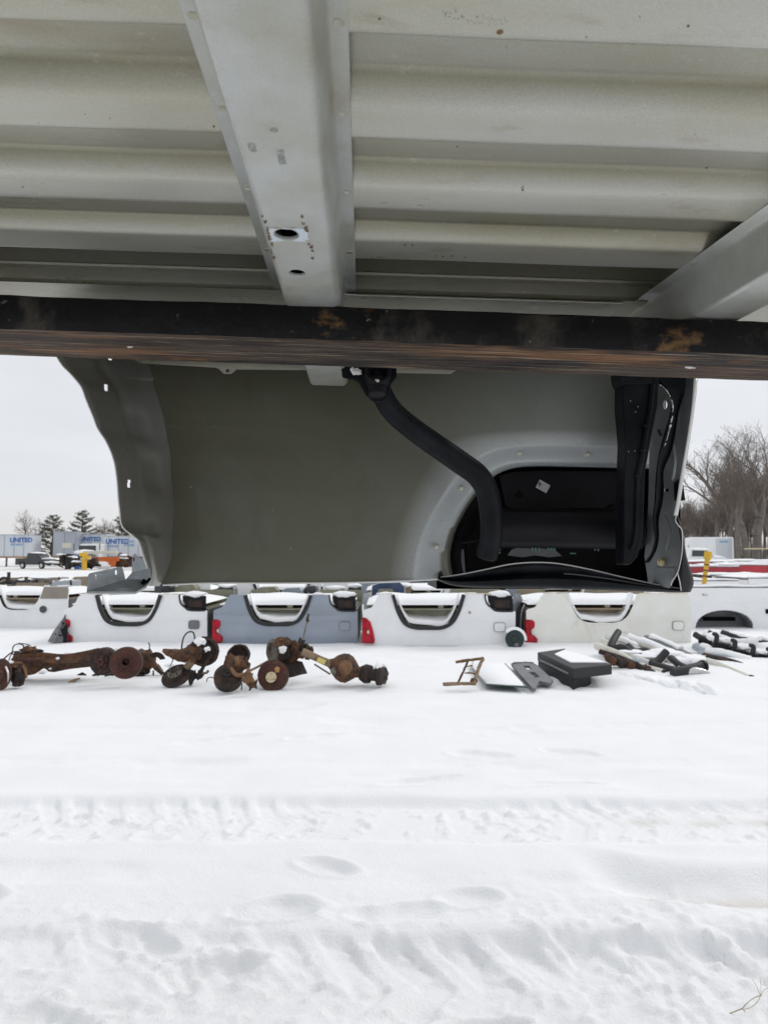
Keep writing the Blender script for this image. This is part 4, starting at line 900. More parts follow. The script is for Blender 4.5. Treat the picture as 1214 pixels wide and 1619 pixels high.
# upright beds and tailgates
def upright_bed(loc, rz, Ln, H, W, paint, label, group='upright pickup beds', arch=(.30, .62), seed=1, lamp=True, cover=None, rail=True):
    r = empty('upright_bed', loc, rz, label, 'truck bed', group)
    x0, x1 = arch[0] * Ln, arch[1] * Ln; ap = [((x0 + x1) / 2 - (x1 - x0) / 2 * math.cos(a), H * .46 * math.sin(a) ** .8) for a in [math.pi * k / 14 for k in range(15)]]
    outer = [(0, .0)] + [(p[0], max(p[1], .0)) for p in ap] + [(Ln, 0), (Ln, H), (0, H)]
    curved_sheet((outer, [], .03), paint, r, 'side_panel', H, crease=.62)
    curved_sheet((outer, [], .03), paint, r, 'far_side_panel', H, crease=.62, y0=W, sgn=-1)
    mb = MB(); mb.box2((Ln - .04, .03, .1), (Ln, W - .03, H * .98)); mb.build('bulkhead', M[paint], r, bevel=.01)
    mb = MB(); mb.box2((0, .03, .1), (.05, W - .03, H * .95)); mb.build('tailgate', M[paint], r, bevel=.01)
    mb = MB(); c_ = (x0 + x1) / 2; R_ = (x1 - x0) / 2
    mb.loft([[Vector((c_ - (R_ - .01) * math.cos(a), yy, H * .44 * math.sin(a) ** .8)) for a in [math.pi * k / 14 for k in range(15)]] for yy in (.02, .30)] + [[Vector((c_, .30, 0))] * 15]); mb.build('wheel_liner', M['greytrim'], r, smooth=True)
    mb = MB(); mb.box2((c_ - R_ * .5, .2, .12), (c_ + R_ * .6, .26, H * .26)); mb.build('spring_pack', M['void'], r, bevel=.01)
    if rail:
        mb = MB(); mb.box2((-.005, -.012, H + .002), (Ln + .005, .07, H + .022)); mb.build('rail_cap', M['greytrim'], r, bevel=.004)
    if lamp:
        mb = MB(); mb.box2((-.008, -.05, H * .45), (.06, .03, H * .92)); mb.build('tail_lamp', M['lens'], r, bevel=.012)
    mb = MB(); rings = []
    for j in range(9):
        yv = .04 + (W - .08) * j / 8
        rings.append([Vector((.03 + (Ln - .06) * i / 16, yv, H - (.0 if cover else .12) + (.06 + .03 * mnoise.noise(Vector((i * .4 + seed, j * .5, 0)))) * min(1, 3 * min(i / 16 + .1, 1.1 - i / 16)))) for i in range(17)])
    rings = [[Vector((p.x, p.y, p.z - .1)) for p in rings[0]]] + rings + [[Vector((p.x, p.y, p.z - .1)) for p in rings[-1]]]
    mb.loft(rings); mb.build('snow_load', M['snowcap'], r, smooth=True, sharp=90)
    mb = MB(); mb.tube([(Ln * t, .03, H + .035 + .012 * math.sin(t * 17 + seed)) for t in np.linspace(0, 1, 12)], .028, 6, flat=1.5); mb.build('rail_snow', M['snowcap'], r, smooth=True, sharp=90)
    return r
fF = G(1084, 1000).y
fy = 12.2
b0 = upright_bed(((1068 - 607) / F * fy, fy, 0), 0, 2.45, .72, 1.7, 'white', 'white upright pickup bed with round wheel arch at right edge behind the cream bed', group='upright pickup beds on the right', arch=(.12, .54), lamp=False, seed=2)
mb = MB(); mb.box((.48, -.045, .60), (.07, .008, .025)); mb.build('side_badge', M['chrome'], b0, bevel=.002)
mb = MB(); mb.box((.43, -.048, .605), (.022, .008, .022)); mb.build('red_badge', M['redp'], b0, bevel=.002)
mb = MB(); mb.box((2.28 - .5, -.04, .31), (.5, .02, .08)); mb.build('dark_slot', M['void'], b0, bevel=.004)
ur = [(1010, 15.8, 2.3, 'white', 'white upright bed with red rear lamp just behind the white bed at right', True, 0), (1120, 18.6, 2.4, 'darkp', 'dark snow covered bed to the right of the yellow stake', False, 0),
      (1000, 20.6, 3.2, 'redp', 'red upright bed under snow behind the yellow stake', False, 0), (1135, 22.6, 3.4, 'redp', 'deep red bed at right edge beyond the first red one', False, .1),
      (1020, 26.5, 3.2, 'white', 'white bed with red lamp in the far right row', True, 0), (1125, 29, 3.5, 'darkp', 'dark bed buried in snow in the far right row', False, 0), (1040, 34, 3.5, 'white', 'white snowy bed left of the far right row', False, 0), (1135, 38, 4.6, 'white', 'farthest white snowy bed on the right', True, 0),
      (1150, 24.6, 3.0, 'redp', 'deep red bed in the fifth row at right', False, .05), (1040, 31.5, 3.0, 'redp', 'red bed roofed by snow in the seventh row at right', False, 0), (1180, 16.5, 2.2, 'white', 'white snowy bed at right edge, third row', False, 0)]
for i, (px, yy, Ln, pt, lab, lp, dz) in enumerate(ur):
    upright_bed(((px - 607) / F * yy, yy, dz), math.radians([2, -3, 1, 4, -2, 3, 0, 2, -2, 1, 2][i]), Ln, .70 + .04 * (i % 3) + (.12 if yy > 25 else 0) + (.16 if pt == 'redp' else 0), 1.7, pt, lab, group='far rows of beds on the right', lamp=lp, seed=i, cover=True)
for (px, yy, w, pt, lab) in [(612, 18.4, 1.7, 'bluep', 'dark blue tailgate with red badge behind the second row'), (905, 18.0, 1.9, 'silver', 'grey tailgate with red badge and lamp behind the cream bed'), (270, 18.2, 1.6, 'darkp', 'dark bed end standing behind the leftmost lamp-fitted white bed'), (700, 19.5, 1.6, 'white', 'white bed end with red mark right of the blue tailgate'), (505, 18.4, 1.6, 'silver', 'silver bed end behind the silver upturned bed')]:
    r = empty('standing_tailgate', ((px - 607) / F * yy, yy, 0), 0, lab, 'tailgate', 'tailgates standing behind the beds')
    mb = MB(); mb.box2((0, 0, 0), (w, .10, .70)); mb.build('panel', M[pt], r, bevel=.02)
    mb = MB(); mb.box2((w * .3, -.02, .50), (w * .7, -.003, .58)); mb.build('handle_recess', M['greytrim'], r, bevel=.01)
    if pt in ('bluep', 'silver', 'white'):
        mb = MB(); mb.box2((w * .30, -.032, .51), (w * .42, -.022, .57)); mb.build('badge', M['redp'], r)
        for k in range(3):
            mb = MB(); mb.box2((w * (.46 + .07 * k), -.032, .52), (w * (.50 + .07 * k), -.022, .565)); mb.build('badge_letter', M['chrome'], r)
    if px == 905 or px == 700:
        mb = MB(); mb.box2((w + .01, -.01, .42), (w + .17, .1, .69)); mb.build('tail_lamp', M['lens'], r, bevel=.015)
    mb = MB(); mb.blob((w / 2, .05, .70), (w * .48, .08, .035), px, 6, .15); mb.build('snow_ridge', M['snowcap'], r, smooth=True, sharp=90)
for i, (a, b, py, pt, cap, lab) in enumerate([(246, 272, 921, 'darkp', 0, 'dark navy bed corner right of the galvanised bracket'), (278, 312, 924, 'olive', 0, 'olive inner panel standing behind the white bed cut-out'), (344, 372, 926, 'darkp', 1, 'dark bed corner with thick snow left of the silver bed'), (405, 440, 928, 'olive', 0, 'olive inner panel with seam behind the silver bed'),
        (446, 480, 929, 'silver', 0, 'blue grey panel behind the silver bed'), (481, 502, 926, 'darkp', 0, 'dark narrow bed corner behind the silver bed'), (514, 546, 930, 'olive', 1, 'olive panel with snow beside the white post'), (550, 572, 926, 'rubber', 1, 'black post corner with snow between silver and white beds'), (588, 640, 921, 'bluep', 0, 'dark blue bed side behind the white bed'),
        (622, 652, 925, 'brownin', 1, 'brown curved wheelhouse behind the white bed cut-out'), (716, 790, 927, 'brownin', 1, 'cream rail with snow above the white bed'), (802, 824, 926, 'silver', 0, 'grey bed corner above the torn panel'), (836, 862, 925, 'olive', 1, 'olive curved panel left of the cream bed'), (930, 958, 926, 'olive', 0, 'olive panel in the cream bed cut-out'), (962, 992, 927, 'brownin', 0, 'brown square panel right inside the cream bed cut-out'), (503, 510, 920, 'white', 0, 'white narrow post behind the silver bed')]):
    Yc = 13.1 + .12 * (i % 4); o_ = Vector(((a - 607) / F * Yc, Yc, 0)); w = (b - a) / F * Yc; h = Q(a, py, Yc).z + .0
    r = empty('bed_corner', o_, 0, lab, 'truck bed part', 'bed corners showing between the rows')
    mb = MB(); mb.sheet([(0, 0), (w, 0), (w * .98, h * .9), (w * .86, h), (w * .2, h * .985), (.0, h * .92)], [], lambda u, v: (u, .0, v), Vector((0, .35, 0))); mb.build('shell', M[pt], r, bevel=.02)
    mb = MB(); mb.box2((w * .12, -.022, h * .3), (w * .5, -.003, h * .86)); mb.build('pressed_panel', M[pt], r, bevel=.012)
    mb = MB(); mb.tube([(w * .99, -.01, .1), (w * .99, -.01, h * .88)], .018, 6); mb.build('edge_fold', M['galv' if i % 3 else 'rubber'], r, smooth=True)
    if cap: mb = MB(); mb.blob((w * .5, .1, h), (w * .52, .2, .05), i, 7, .2); mb.build('snow_ridge', M['snowcap'], r, smooth=True, sharp=90)
# tan bed ends beyond the far left bed
for i, (px, yy, w, h, pt, lab) in enumerate([(-20, 17.5, .95, .72, 'brownin', 'brown bed end with black flap at the far left edge'), (22, 17.2, .45, .68, 'darkp', 'dark square bed opening beside the brown one at far left'), (40, 17.6, .95, .72, 'tan', 'tan bed end with snow slot above the far left bed'), (116, 17.8, .5, .74, 'brownin', 'brown bed end just left of the galvanised bracket'), (85, 15.6, .45, .72, 'galv', 'pale curved bed corner right of the tan bed end')]):
    r = empty('bed_end', ((px - 607) / F * yy, yy, 0), 0, lab, 'truck bed', 'bed ends at the far left')
    mb = MB(); mb.sheet([(0, 0), (w, 0), (w, h), (w * .85, h * 1.02), (w * .12, h), (0, h * .93)], [[(w * .55, h * .78), (w * .9, h * .78), (w * .9, h * .9), (w * .55, h * .9)]] if i in (0, 2) else [], lambda u, v: (u, .0, v), Vector((0, .5, 0))); mb.build('shell', M[pt], r, bevel=.02)
    mb = MB(); mb.box2((w * .08, -.025, h * .15), (w * .4, -.003, h * .8)); mb.build('pressed_panel', M['brownin' if i != 0 else 'darkp'], r, bevel=.015)
    mb = MB(); mb.tube(catmull([(w, -.02, h * .5), (w * 1.02, -.03, h * .8), (w * .97, -.02, h * 1.03)], 4), .022, 6); mb.build('edge_trim', M['rubber'], r, smooth=True)
    mb = MB(); mb.blob((w * .5, .2, h), (w * .4, .2, .04), i, 6, .2); mb.build('snow_ridge', M['snowcap'], r, smooth=True, sharp=90)
bf = empty('black_flap', Q(-10, 925, 17.0), 0, 'torn black flaps sticking up above the beds at the far left', 'scrap')
for pts in ([(0, 0, 0), (.25, 0, .18), (.5, 0, .08), (1.0, 0, .02), (1.35, .1, -.05)], [(.05, 0, .0), (.35, 0, .10), (.38, 0, .32)], [(.85, 0, .0), (.80, 0, .2)]):
    mb = MB(); mb.tube(catmull(pts, 4), .035, 6, flat=1.6, jit=.2); mb.build('flap', M['rubber'], bf, smooth=True)

# ================================================================= rusty axle parts in the snow
class Grp:
    """one thing described at photographed places, stored relative to its Empty"""
    def __init__(s, name, px, py, label, cat, group=None, Y=None):
        g = G(px, py, .03) if Y is None else Vector((Q(px, py, Y).x, Y, 0)); s.Y = g.y; s.e = empty(name, (g.x, g.y, 0), 0, label, cat, group); s.o = Vector((g.x, g.y, 0))
    def p(s, px, py, dy=0.0): return Q(px, py, s.Y + dy) - s.o
    def b(s, mb, name, mt, parent=None, **k): return mb.build(name, M[mt], parent or s.e, smooth=k.pop('smooth', True), **k)
def rotor(g, px, py, r, axis, mt='rustred', hubm='greyhub', dy=0.0, thick=.045, drum=False, studs=5, parent=None):
    c = g.p(px, py, dy); mb = MB(); k = thick / .045
    if drum: prof = [(.05, r * .97), (.045, r), (.0, r), (-.035 * k, r * .98), (-.042 * k, r * .90), (-.040 * k, r * .55), (-.052 * k, r * .50), (-.052 * k, r * .01)]
    else: prof = [(.012, r * .96), (.010, r), (-.0, r), (-.004, r * .97), (-.004, r * .62), (-.008, r * .58), (-.045 * k, r * .52), (-.052 * k, r * .48), (-.050 * k, r * .30), (-.060 * k, r * .28), (-.085 * k, r * .24), (-.088 * k, r * .1), (-.080 * k, r * .01)]
    mb.lathe(c, -Vector(axis) * -1, [(-d, q) for d, q in prof], 34, jit=.006)
    o = g.b(mb, 'brake_drum' if drum else 'brake_disc', mt, parent, sharp=35)
    ax = Vector(axis).normalized(); u, w = frame_of(ax)
    mb = MB(); mb.lathe(c + ax * .045 * k, ax, [(0, r * .50), (.010, r * .47), (.011, r * .30), (.03, r * .26), (.032, r * .12), (.02, r * .10), (.02, .001)], 26, jit=.01); g.b(mb, 'hub', hubm, o, sharp=35)
    for i in range(studs):
        a = 2 * math.pi * i / studs + px; mb = MB(); mb.lathe(c + ax * .048 * k + (u * math.cos(a) + w * math.sin(a)) * r * .38, ax, [(0, .008), (.03, .007), (.031, .001)], 7); g.b(mb, 'wheel_stud', 'rustdark', o)
    return o
def hose(g, pts, r=.006, mt='rubber', name='hose', dy=0):
    mb = MB(); mb.tube(catmull([g.p(*p[:2], dy + (p[2] if len(p) > 2 else 0)) for p in pts], 5), r, 6); return g.b(mb, name, mt)
def lump(g, px, py, sx, sy, sz, mt='rust', seed=1, dy=0, name='casting', rough=.5, n=8):
    mb = MB(); mb.blob(g.p(px, py, dy), (sx, sy, sz), seed, n, rough); return g.b(mb, name, mt, sharp=45)
def arm(g, pts, r, mt='rust', name='arm', flat=1.0, jit=.12, dy=0, n=8):
    mb = MB(); P_ = catmull([g.p(*p[:2], dy + (p[2] if len(p) > 2 else 0)) for p in pts], 4); rr_ = r
    if isinstance(r, (list, tuple)): rr_ = [float(np.interp(i / (len(P_) - 1), np.linspace(0, 1, len(r)), r)) for i in range(len(P_))]
    mb.tube(P_, rr_, n, flat=flat, jit=jit); return g.b(mb, name, mt, sharp=50)
# long beam with brake discs (far left)
g = Grp('rusty_subframe', 100, 1072, 'long rusty brown beam lying in snow with two brake discs at its right end', 'subframe', 'rusty axles')
def bp(u, v, dy=0): return g.p(u, v, dy)
top = [(22, 1037), (60, 1031), (100, 1034), (130, 1030), (157, 1024)]; mid = [(20, 1048), (60, 1046), (95, 1049), (130, 1047), (160, 1041)]; bot = [(32, 1069), (55, 1066), (70, 1057), (82, 1063), (110, 1058), (145, 1054), (160, 1052)]
t1, m1, b1 = [catmull([Vector((a, b, 0)) for a, b in c], 5) for c in (top, mid, bot)]
def res(c, n=30):
    return [c[min(len(c) - 1, int(round(i / (n - 1) * (len(c) - 1))))] for i in range(n)]
t1, m1, b1 = res(t1), res(m1), res(b1)
mb = MB(); mb.loft([[bp(p.x, p.y, yy) for p in c] for c, yy in ((b1, .10), (b1, -.02), (m1, -.10), (m1, -.12), ([a.lerp(b, .5) for a, b in zip(t1, m1)], -.07), (t1, -.06), (t1, .10))]); g.b(mb, 'beam', 'rust', sharp=30)
mb = MB(); mb.loft([[bp(p.x, p.y + .5, yy) for p in [q for q in m1]] for yy in (-.128, -.10)] ); g.b(mb, 'beam_flange', 'rustyel')
mb = MB(); mb.blob(bp(92, 1041, -.10), (.02, .008, .014), 1, 5, .3); g.b(mb, 'snow_dab', 'snowcap'); mb = MB(); mb.blob(bp(80, 1057, -.08), (.016, .008, .012), 2, 5, .3); g.b(mb, 'snow_dab', 'snowcap')
lump(g, 45, 1030, .07, .06, .05, 'rust', 3); lump(g, 28, 1042, .06, .06, .07, 'rust', 4); lump(g, 52, 1028, .06, .05, .03, 'rustyel', 5); lump(g, 60, 1030, .06, .06, .02, 'rustdark', 6)
arm(g, [(25, 1042, -.05), (50, 1044, -.12), (66, 1044, -.12)], [.03, .022, .015], 'rustred', 'bracket')
rotor(g, 165, 1045.5, .138, (-.1, -1, .05), 'rustdark', 'rustred', dy=-.22, drum=True)
rotor(g, 200, 1048, .158, (.18, -1, .1), 'rustred', 'rustred', dy=-.30, drum=True)
mb = MB(); mb.lathe(g.p(199, 1047, -.37), (.18, -1, .1), [(0, .034), (.012, .032), (.012, .022), (-.02, .02), (-.02, .001)], 14); g.b(mb, 'axle_nut', 'void')
hose(g, [(20, 1035), (22, 1022), (30, 1018), (38, 1021), (36, 1030)]); hose(g, [(30, 1017), (45, 1019), (52, 1025), (55, 1032)], .005)
g2 = Grp('rusty_hub', 22, 1084, 'rusty brake hub with dark caliper half out of frame at the left edge', 'brake hub', 'rusty axles')
rotor(g2, 2, 1066, .15, (-.5, -1, .1), 'rustred', 'rustred', dy=-.05); lump(g2, 30, 1066, .075, .06, .075, 'rustdark', 8); lump(g2, 27, 1078, .05, .05, .04, 'rustdark', 9); lump(g2, 24, 1052, .05, .05, .035, 'rustyel', 10)
mb = MB(); mb.tube(catmull([g2.p(10, 1054, -.1), g2.p(14, 1066, -.12), g2.p(14, 1082, -.1)], 5), .010, 6); g2.b(mb, 'shield_edge', 'chrome'); lump(g2, 16, 1048, .03, .03, .02, 'snowcap', 11, name='snow_dab')
hose(g2, [(0, 1049), (12, 1037), (24, 1030), (34, 1036)], .007); hose(g2, [(22, 1030), (16, 1040), (14, 1050)], .005)
arm(g2, [(33, 1048), (40, 1058), (42, 1072)], .016, 'rustyel', 'knuckle_rib')
g3 = Grp('rusty_knuckle', 232, 1064, 'orange brown steering knuckle with splash shield, right of the two discs', 'knuckle', 'rusty axles')
arm(g3, [(222, 1038), (232, 1044), (245, 1052), (258, 1066)], [.075, .07, .035, .022], 'rust', 'knuckle', n=10); lump(g3, 232, 1042, .085, .08, .09, 'rust', 20, rough=.35); lump(g3, 224, 1034, .05, .06, .04, 'greyhub', 21); lump(g3, 228, 1060, .07, .07, .04, 'rustdark', 23)
mb = MB(); mb.loft([[g3.p(248 + r_ * math.cos(a) , 1044 - r_ * .95 * math.sin(a), dd_) for a in np.linspace(.15, 2.5, 14)] for r_, dd_ in ((14, -.04), (5, -.02))]); g3.b(mb, 'splash_shield', 'rustdark')
hose(g3, [(236, 1030), (237, 1020), (235, 1016)]); hose(g3, [(243, 1060), (243, 1072)], .009)
mb = MB(); mb.sheet([(206, 1066), (228, 1067), (222, 1076), (214, 1076)], [], lambda u, v: g3.p(u, v, -.1), Vector((0, .05, .0))); g3.b(mb, 'plate', 'rustdark', smooth=False)
# front axle stub with disc and link
g = Grp('rusty_front_axle', 290, 1078, 'rusty axle stub with grey brake disc in front and dark backing plate above', 'axle', 'rusty axles')
rotor(g, 279, 1068, .150, (-.15, -.62, .78), 'rustdark', 'greyhub', dy=-.05)
arm(g, [(296, 1056), (303, 1046), (310, 1034)], [.038, .04, .05], 'tubetan', 'axle_tube', jit=.05, n=12)
arm(g, [(258, 1028), (275, 1034), (292, 1036), (306, 1030), (320, 1032)], [.02, .05, .07, .075, .07], 'rust', 'control_arm', n=10)
lump(g, 308, 1036, .06, .06, .08, 'rust', 31, rough=.35); lump(g, 312, 1024, .08, .06, .05, 'rustdark', 32)
mb = MB(); mb.lathe(g.p(323, 1030, .05), (.2, -1, .2), [(0, .150), (.02, .152), (.03, .12), (.0, .11), (-.01, .04), (.03, .03), (.03, .001)], 26, jit=.03); g.b(mb, 'backing_plate', 'rustdark', sharp=40)
lump(g, 317, 1014, .05, .04, .035, 'snowcap', 33, name='snow_dab', dy=-.1); lump(g, 328, 1026, .03, .03, .02, 'snowcap', 34, name='snow_dab', dy=-.12)
arm(g, [(334, 1035), (328, 1045), (320, 1058), (313, 1070)], [.015, .018, .018, .03], 'rustdark', 'link'); lump(g, 316, 1067, .035, .035, .04, 'rustdark', 35); arm(g, [(318, 1064), (326, 1064), (330, 1060)], .012, 'greyhub', 'ball_joint')
lump(g, 303, 1068, .04, .04, .06, 'rustdark', 36); hose(g, [(287, 1030), (290, 1010), (297, 1000), (306, 1000), (308, 1012), (304, 1016)], .008); hose(g, [(264, 1028), (272, 1030), (274, 1042), (270, 1052)], .005)
arm(g, [(250, 1050), (258, 1062)], .010, 'greyhub', 'rod')
# drum pile
g = Grp('rusty_hub_pile', 370, 1086, 'rusted drum and hub pile with curved bracket, centre left of the tilted stick', 'brake hub', 'rusty axles')
rotor(g, 361, 1071, .135, (.1, -.75, .66), 'rustdark', 'rustdark', dy=-.08, drum=True); lump(g, 372, 1052, .10, .09, .10, 'rust', 41, rough=.4)
mb = MB(); mb.lathe(g.p(378, 1037, .10), (-.1, -.9, .5), [(0, .115), (.02, .118), (.035, .10), (.0, .09), (.0, .02), (-.01, .001)], 24, jit=.03); g.b(mb, 'backing_plate', 'rustdark', sharp=40); lump(g, 362, 1040, .035, .03, .03, 'rust', 42)
arm(g, [(366, 1056, -.1), (372, 1066, -.14), (380, 1068, -.14), (386, 1066, -.1)], .020, 'rustyel', 'curved_bracket'); lump(g, 386, 1050, .045, .05, .05, 'rust', 43); arm(g, [(374, 1040, -.05), (376, 1052, -.1)], .025, 'rustyel', 'ear')
hose(g, [(327, 1078), (329, 1072), (336, 1071), (344, 1076)], .005)
g = Grp('rusty_spindle', 396, 1093, 'small ragged rust bracket hanging at the low end of the long rod', 'bracket', 'rusty axles')
lump(g, 394, 1073, .045, .03, .06, 'rustyel', 44, rough=.7); lump(g, 400, 1082, .035, .03, .035, 'rust', 45, rough=.8); arm(g, [(383, 1080), (382, 1091)], .006, 'rustdark', 'pin'); arm(g, [(396, 1084), (395, 1092)], .009, 'rust', 'pin'); arm(g, [(404, 1080), (406, 1089)], .008, 'rustdark', 'pin')
g = Grp('long_rod', 390, 1070, 'long brown rod slanting up from the ragged bracket to the axle', 'rod', 'rusty axles')
arm(g, [(389, 1064), (430, 1042), (472, 1016, .25)], [.012, .013, .016], 'tubetan', 'rod', jit=.05)
g = Grp('loose_brake_drum', 433, 1083, 'loose brown brake drum with pale yellow hub', 'brake drum', 'rusty axles')
rotor(g, 432, 1068, .150, (-.02, -.93, .36), 'rustred', 'rustred', dy=-.02, drum=True, studs=0)
mb = MB(); mb.lathe(g.p(429, 1071, -.10), (-.02, -.93, .36), [(0, .05), (.012, .052), (.016, .044), (.012, .03), (.02, .028), (.018, .001)], 22); g.b(mb, 'hub_face', 'hubyel')
lump(g, 438, 1059, .022, .02, .026, 'woodo', 3, dy=-.12, name='rust_scab')
# rear axle with differential
g = Grp('rusty_rear_axle', 520, 1080, 'rusty rear axle with round differential and tilted tube, hub at its right end', 'axle', 'rusty axles')
arm(g, [(478, 1030), (505, 1042), (530, 1053)], [.040, .036, .042], 'tubetan', 'axle_tube', jit=.04, n=12)
mb = MB(); ax = Vector((.95, -.1, -.28)).normalized()
mb.lathe(g.p(545, 1056), ax, [(-.17, .040), (-.14, .055), (-.10, .10), (-.05, .135), (0, .145), (.05, .135), (.09, .10), (.13, .06), (.17, .045)], 20, jit=.03); g.b(mb, 'differential', 'rust', sharp=40)
mb = MB(); mb.lathe(g.p(546, 1055, -.13), (.1, -1, .1), [(0, .07), (.02, .055), (.03, .02), (.03, .001)], 16); g.b(mb, 'pinion_flange', 'rustyel'); mb = MB(); mb.lathe(g.p(529, 1060, -.08), (-.5, -1, -.2), [(0, .035), (.03, .032), (.034, .002)], 14); g.b(mb, 'cover_boss', 'greyhub')
arm(g, [(560, 1062), (572, 1066)], [.05, .035], 'rust', 'axle_end', n=12)
mb = MB(); mb.lathe(g.p(578, 1065), (.9, -.35, -.1), [(-.05, .07), (0, .095), (.05, .09), (.06, .06), (.12, .055), (.14, .09), (.18, .085), (.2, .03)], 20, jit=.03); g.b(mb, 'hub_carrier', 'rustdark', sharp=40)
lump(g, 602, 1066, .07, .07, .08, 'rustdark', 51, rough=.35); lump(g, 600, 1055, .05, .05, .04, 'snowcap', 52, name='snow_dab'); lump(g, 608, 1072, .03, .05, .04, 'greyhub', 53)
mb = MB(); mb.box(g.p(508, 1045, -.05), (.085, .01, .045), Matrix.Rotation(.42, 3, 'Y')); g.b(mb, 'yellow_tag', 'ystick', smooth=False)
arm(g, [(497, 1050), (522, 1066)], .009, 'greydisc' if False else 'greyhub', 'brake_pipe')
g = Grp('rusty_axle_end', 465, 1075, 'heap of rusty knuckle castings at the upper end of the tilted tube', 'knuckle', 'rusty axles')
mb = MB(); mb.lathe(g.p(436, 1028, .05), (-.8, -.6, .1), [(-.05, .10), (0, .12), (.05, .115), (.06, .08), (.02, .07), (.02, .001)], 22, jit=.04); g.b(mb, 'hub_shell', 'greyhub', sharp=40)
lump(g, 446, 1016, .09, .07, .05, 'rust', 61); lump(g, 452, 1034, .09, .08, .09, 'rustdark', 62); lump(g, 468, 1030, .09, .08, .09, 'rust', 63, rough=.5); lump(g, 476, 1022, .05, .05, .07, 'rustdark', 64); lump(g, 447, 1027, .035, .02, .04, 'snowcap', 65, dy=-.12, name='snow_dab')
mb = MB(); mb.loft([[g.p(*c_, dd_) for c_ in c] for c, dd_ in (([(442, 1048), (460, 1042), (478, 1046), (486, 1064)], -.02), ([(455, 1072), (465, 1070), (475, 1067), (485, 1065)], -.12))]); g.b(mb, 'skid_plate', 'rustdark')
arm(g, [(440, 1012), (455, 1014), (472, 1018), (480, 1030)], .018, 'rustdark', 'rim'); arm(g, [(430, 1040), (440, 1045), (452, 1046)], .02, 'rust', 'lower_rib'); lump(g, 487, 1030, .05, .05, .06, 'rust', 66)
g = Grp('thin_stick', 477, 1028, 'thin rod standing tilted in the snow with rusty tip', 'rod')
arm(g, [(476, 1026), (481, 1002), (486, 982)], [.012, .010, .009], 'greyhub', 'rod', jit=0); lump(g, 486, 980, .022, .02, .03, 'rust', 71); lump(g, 487.5, 974, .012, .01, .03, 'rust', 72)
for (px, py, Y_, w) in [(47, 1024, 7.9, .06), (108, 1033, 7.95, .05), (70, 1061, 7.6, .05), (212, 1033, 7.6, .04), (236, 1034, 7.7, .05), (300, 1048, 7.7, .045), (268, 1052, 7.4, .05), (384, 1044, 7.5, .05), (440, 1050, 7.3, .04), (470, 1020, 7.6, .05), (540, 1040, 7.5, .05), (392, 1058, 7.3, .03), (186, 1026, 7.5, .03)]:
    p = Q(px, py, Y_); g_ = empty('snow_dab', p, 0, 'small dab of snow caught on the rusty axle parts', 'snow', 'dabs of snow on the axle parts'); mb = MB(); mb.blob((0, 0, 0), (w, w * .8, w * .4), px, 7, .5); o_ = mb.build('snow', M['snowcap'], g_, smooth=True, sharp=90); g_['kind'] = 'stuff'; o_['kind'] = 'stuff'
# scraps in the snow
for (px, py, w, h, ang, lab) in [(118, 1080, .12, .02, .5, 'small brown stick in the snow below the subframe beam'), (130, 1068, .10, .02, 0, 'dark scrap half buried under the beam'), (152, 1068, .08, .015, 0, 'thin dark scrap under the left brake disc'), (173, 1071, .10, .05, .1, 'grey scrap plate under the two discs')]:
    p = G(px, py); g_ = empty('scrap', (p.x, p.y, snow_z(p.x, p.y)), 0, lab, 'scrap', 'small scraps in the snow'); mb = MB(); mb.tube([(-w / 2, 0, .005), (0, .01, .015 + h * .3), (w / 2, .0, .005 + ang * .08)], [.006, .012 + h * .3, .005], 6, flat=.6, jit=.2); mb.build('scrap_piece', M['rustdark' if 'stick' not in lab else 'tubetan'], g_)
# ================================================================= right hand pieces
g = Grp('tan_bracket_frame', 735, 1082, 'tan rusted ladder-like bracket frame lying in snow', 'bracket')
for pts, r_, mt_n in [([(720, 1047, .0), (745, 1043, .0), (763, 1041, 0)], .017, 'rustyel'), ([(763, 1041, 0), (757, 1055, -.1), (749, 1080, -.25)], .020, 'tubetan'), ([(739, 1046, 0), (732, 1062, -.1), (724, 1079, -.22)], .013, 'rust'), ([(700, 1082, -.26), (728, 1081, -.26), (752, 1081, -.26)], .020, 'tubetan'), ([(737, 1054, -.05), (747, 1052, -.06)], .008, 'tubetan'), ([(735, 1064, -.12), (746, 1064, -.12), (750, 1066, -.12)], .010, 'rustyel'), ([(748, 1045, 0), (742, 1062, -.1)], .006, 'creamt')]:
    arm(g, pts, r_ * .8, mt_n, 'rail', jit=.25)
lump(g, 748, 1078, .03, .03, .03, 'rust', 3, dy=-.22); lump(g, 762, 1043, .02, .02, .025, 'rustyel', 4)
g = Grp('windscreen', 800, 1085, 'snow covered glass pane with dark green edge lying flat', 'glass pane')
pts = [G(798, 1050, .07), G(832, 1087, .06), G(768, 1083, .06), G(742, 1052, .05)]
mb = MB(); mb.add([p - g.o for p in pts] + [p - g.o + Vector((0, 0, .006)) for p in pts], [(0, 1, 2, 3), (7, 6, 5, 4), (0, 1, 5, 4), (1, 2, 6, 5), (2, 3, 7, 6), (3, 0, 4, 7)]); g.b(mb, 'pane', 'glassedge', smooth=False)
mb = MB(); cen = sum(pts, Vector()) / 4
mb.add([(cen + (p - cen) * .93 - g.o + Vector((0, 0, .007))) for p in pts] + [(cen + (p - cen) * .86 - g.o + Vector((0, 0, .03))) for p in pts], [(0, 1, 5, 4), (1, 2, 6, 5), (2, 3, 7, 6), (3, 0, 4, 7), (4, 5, 6, 7)]); g.b(mb, 'snow_layer', 'snowcap', sharp=90)
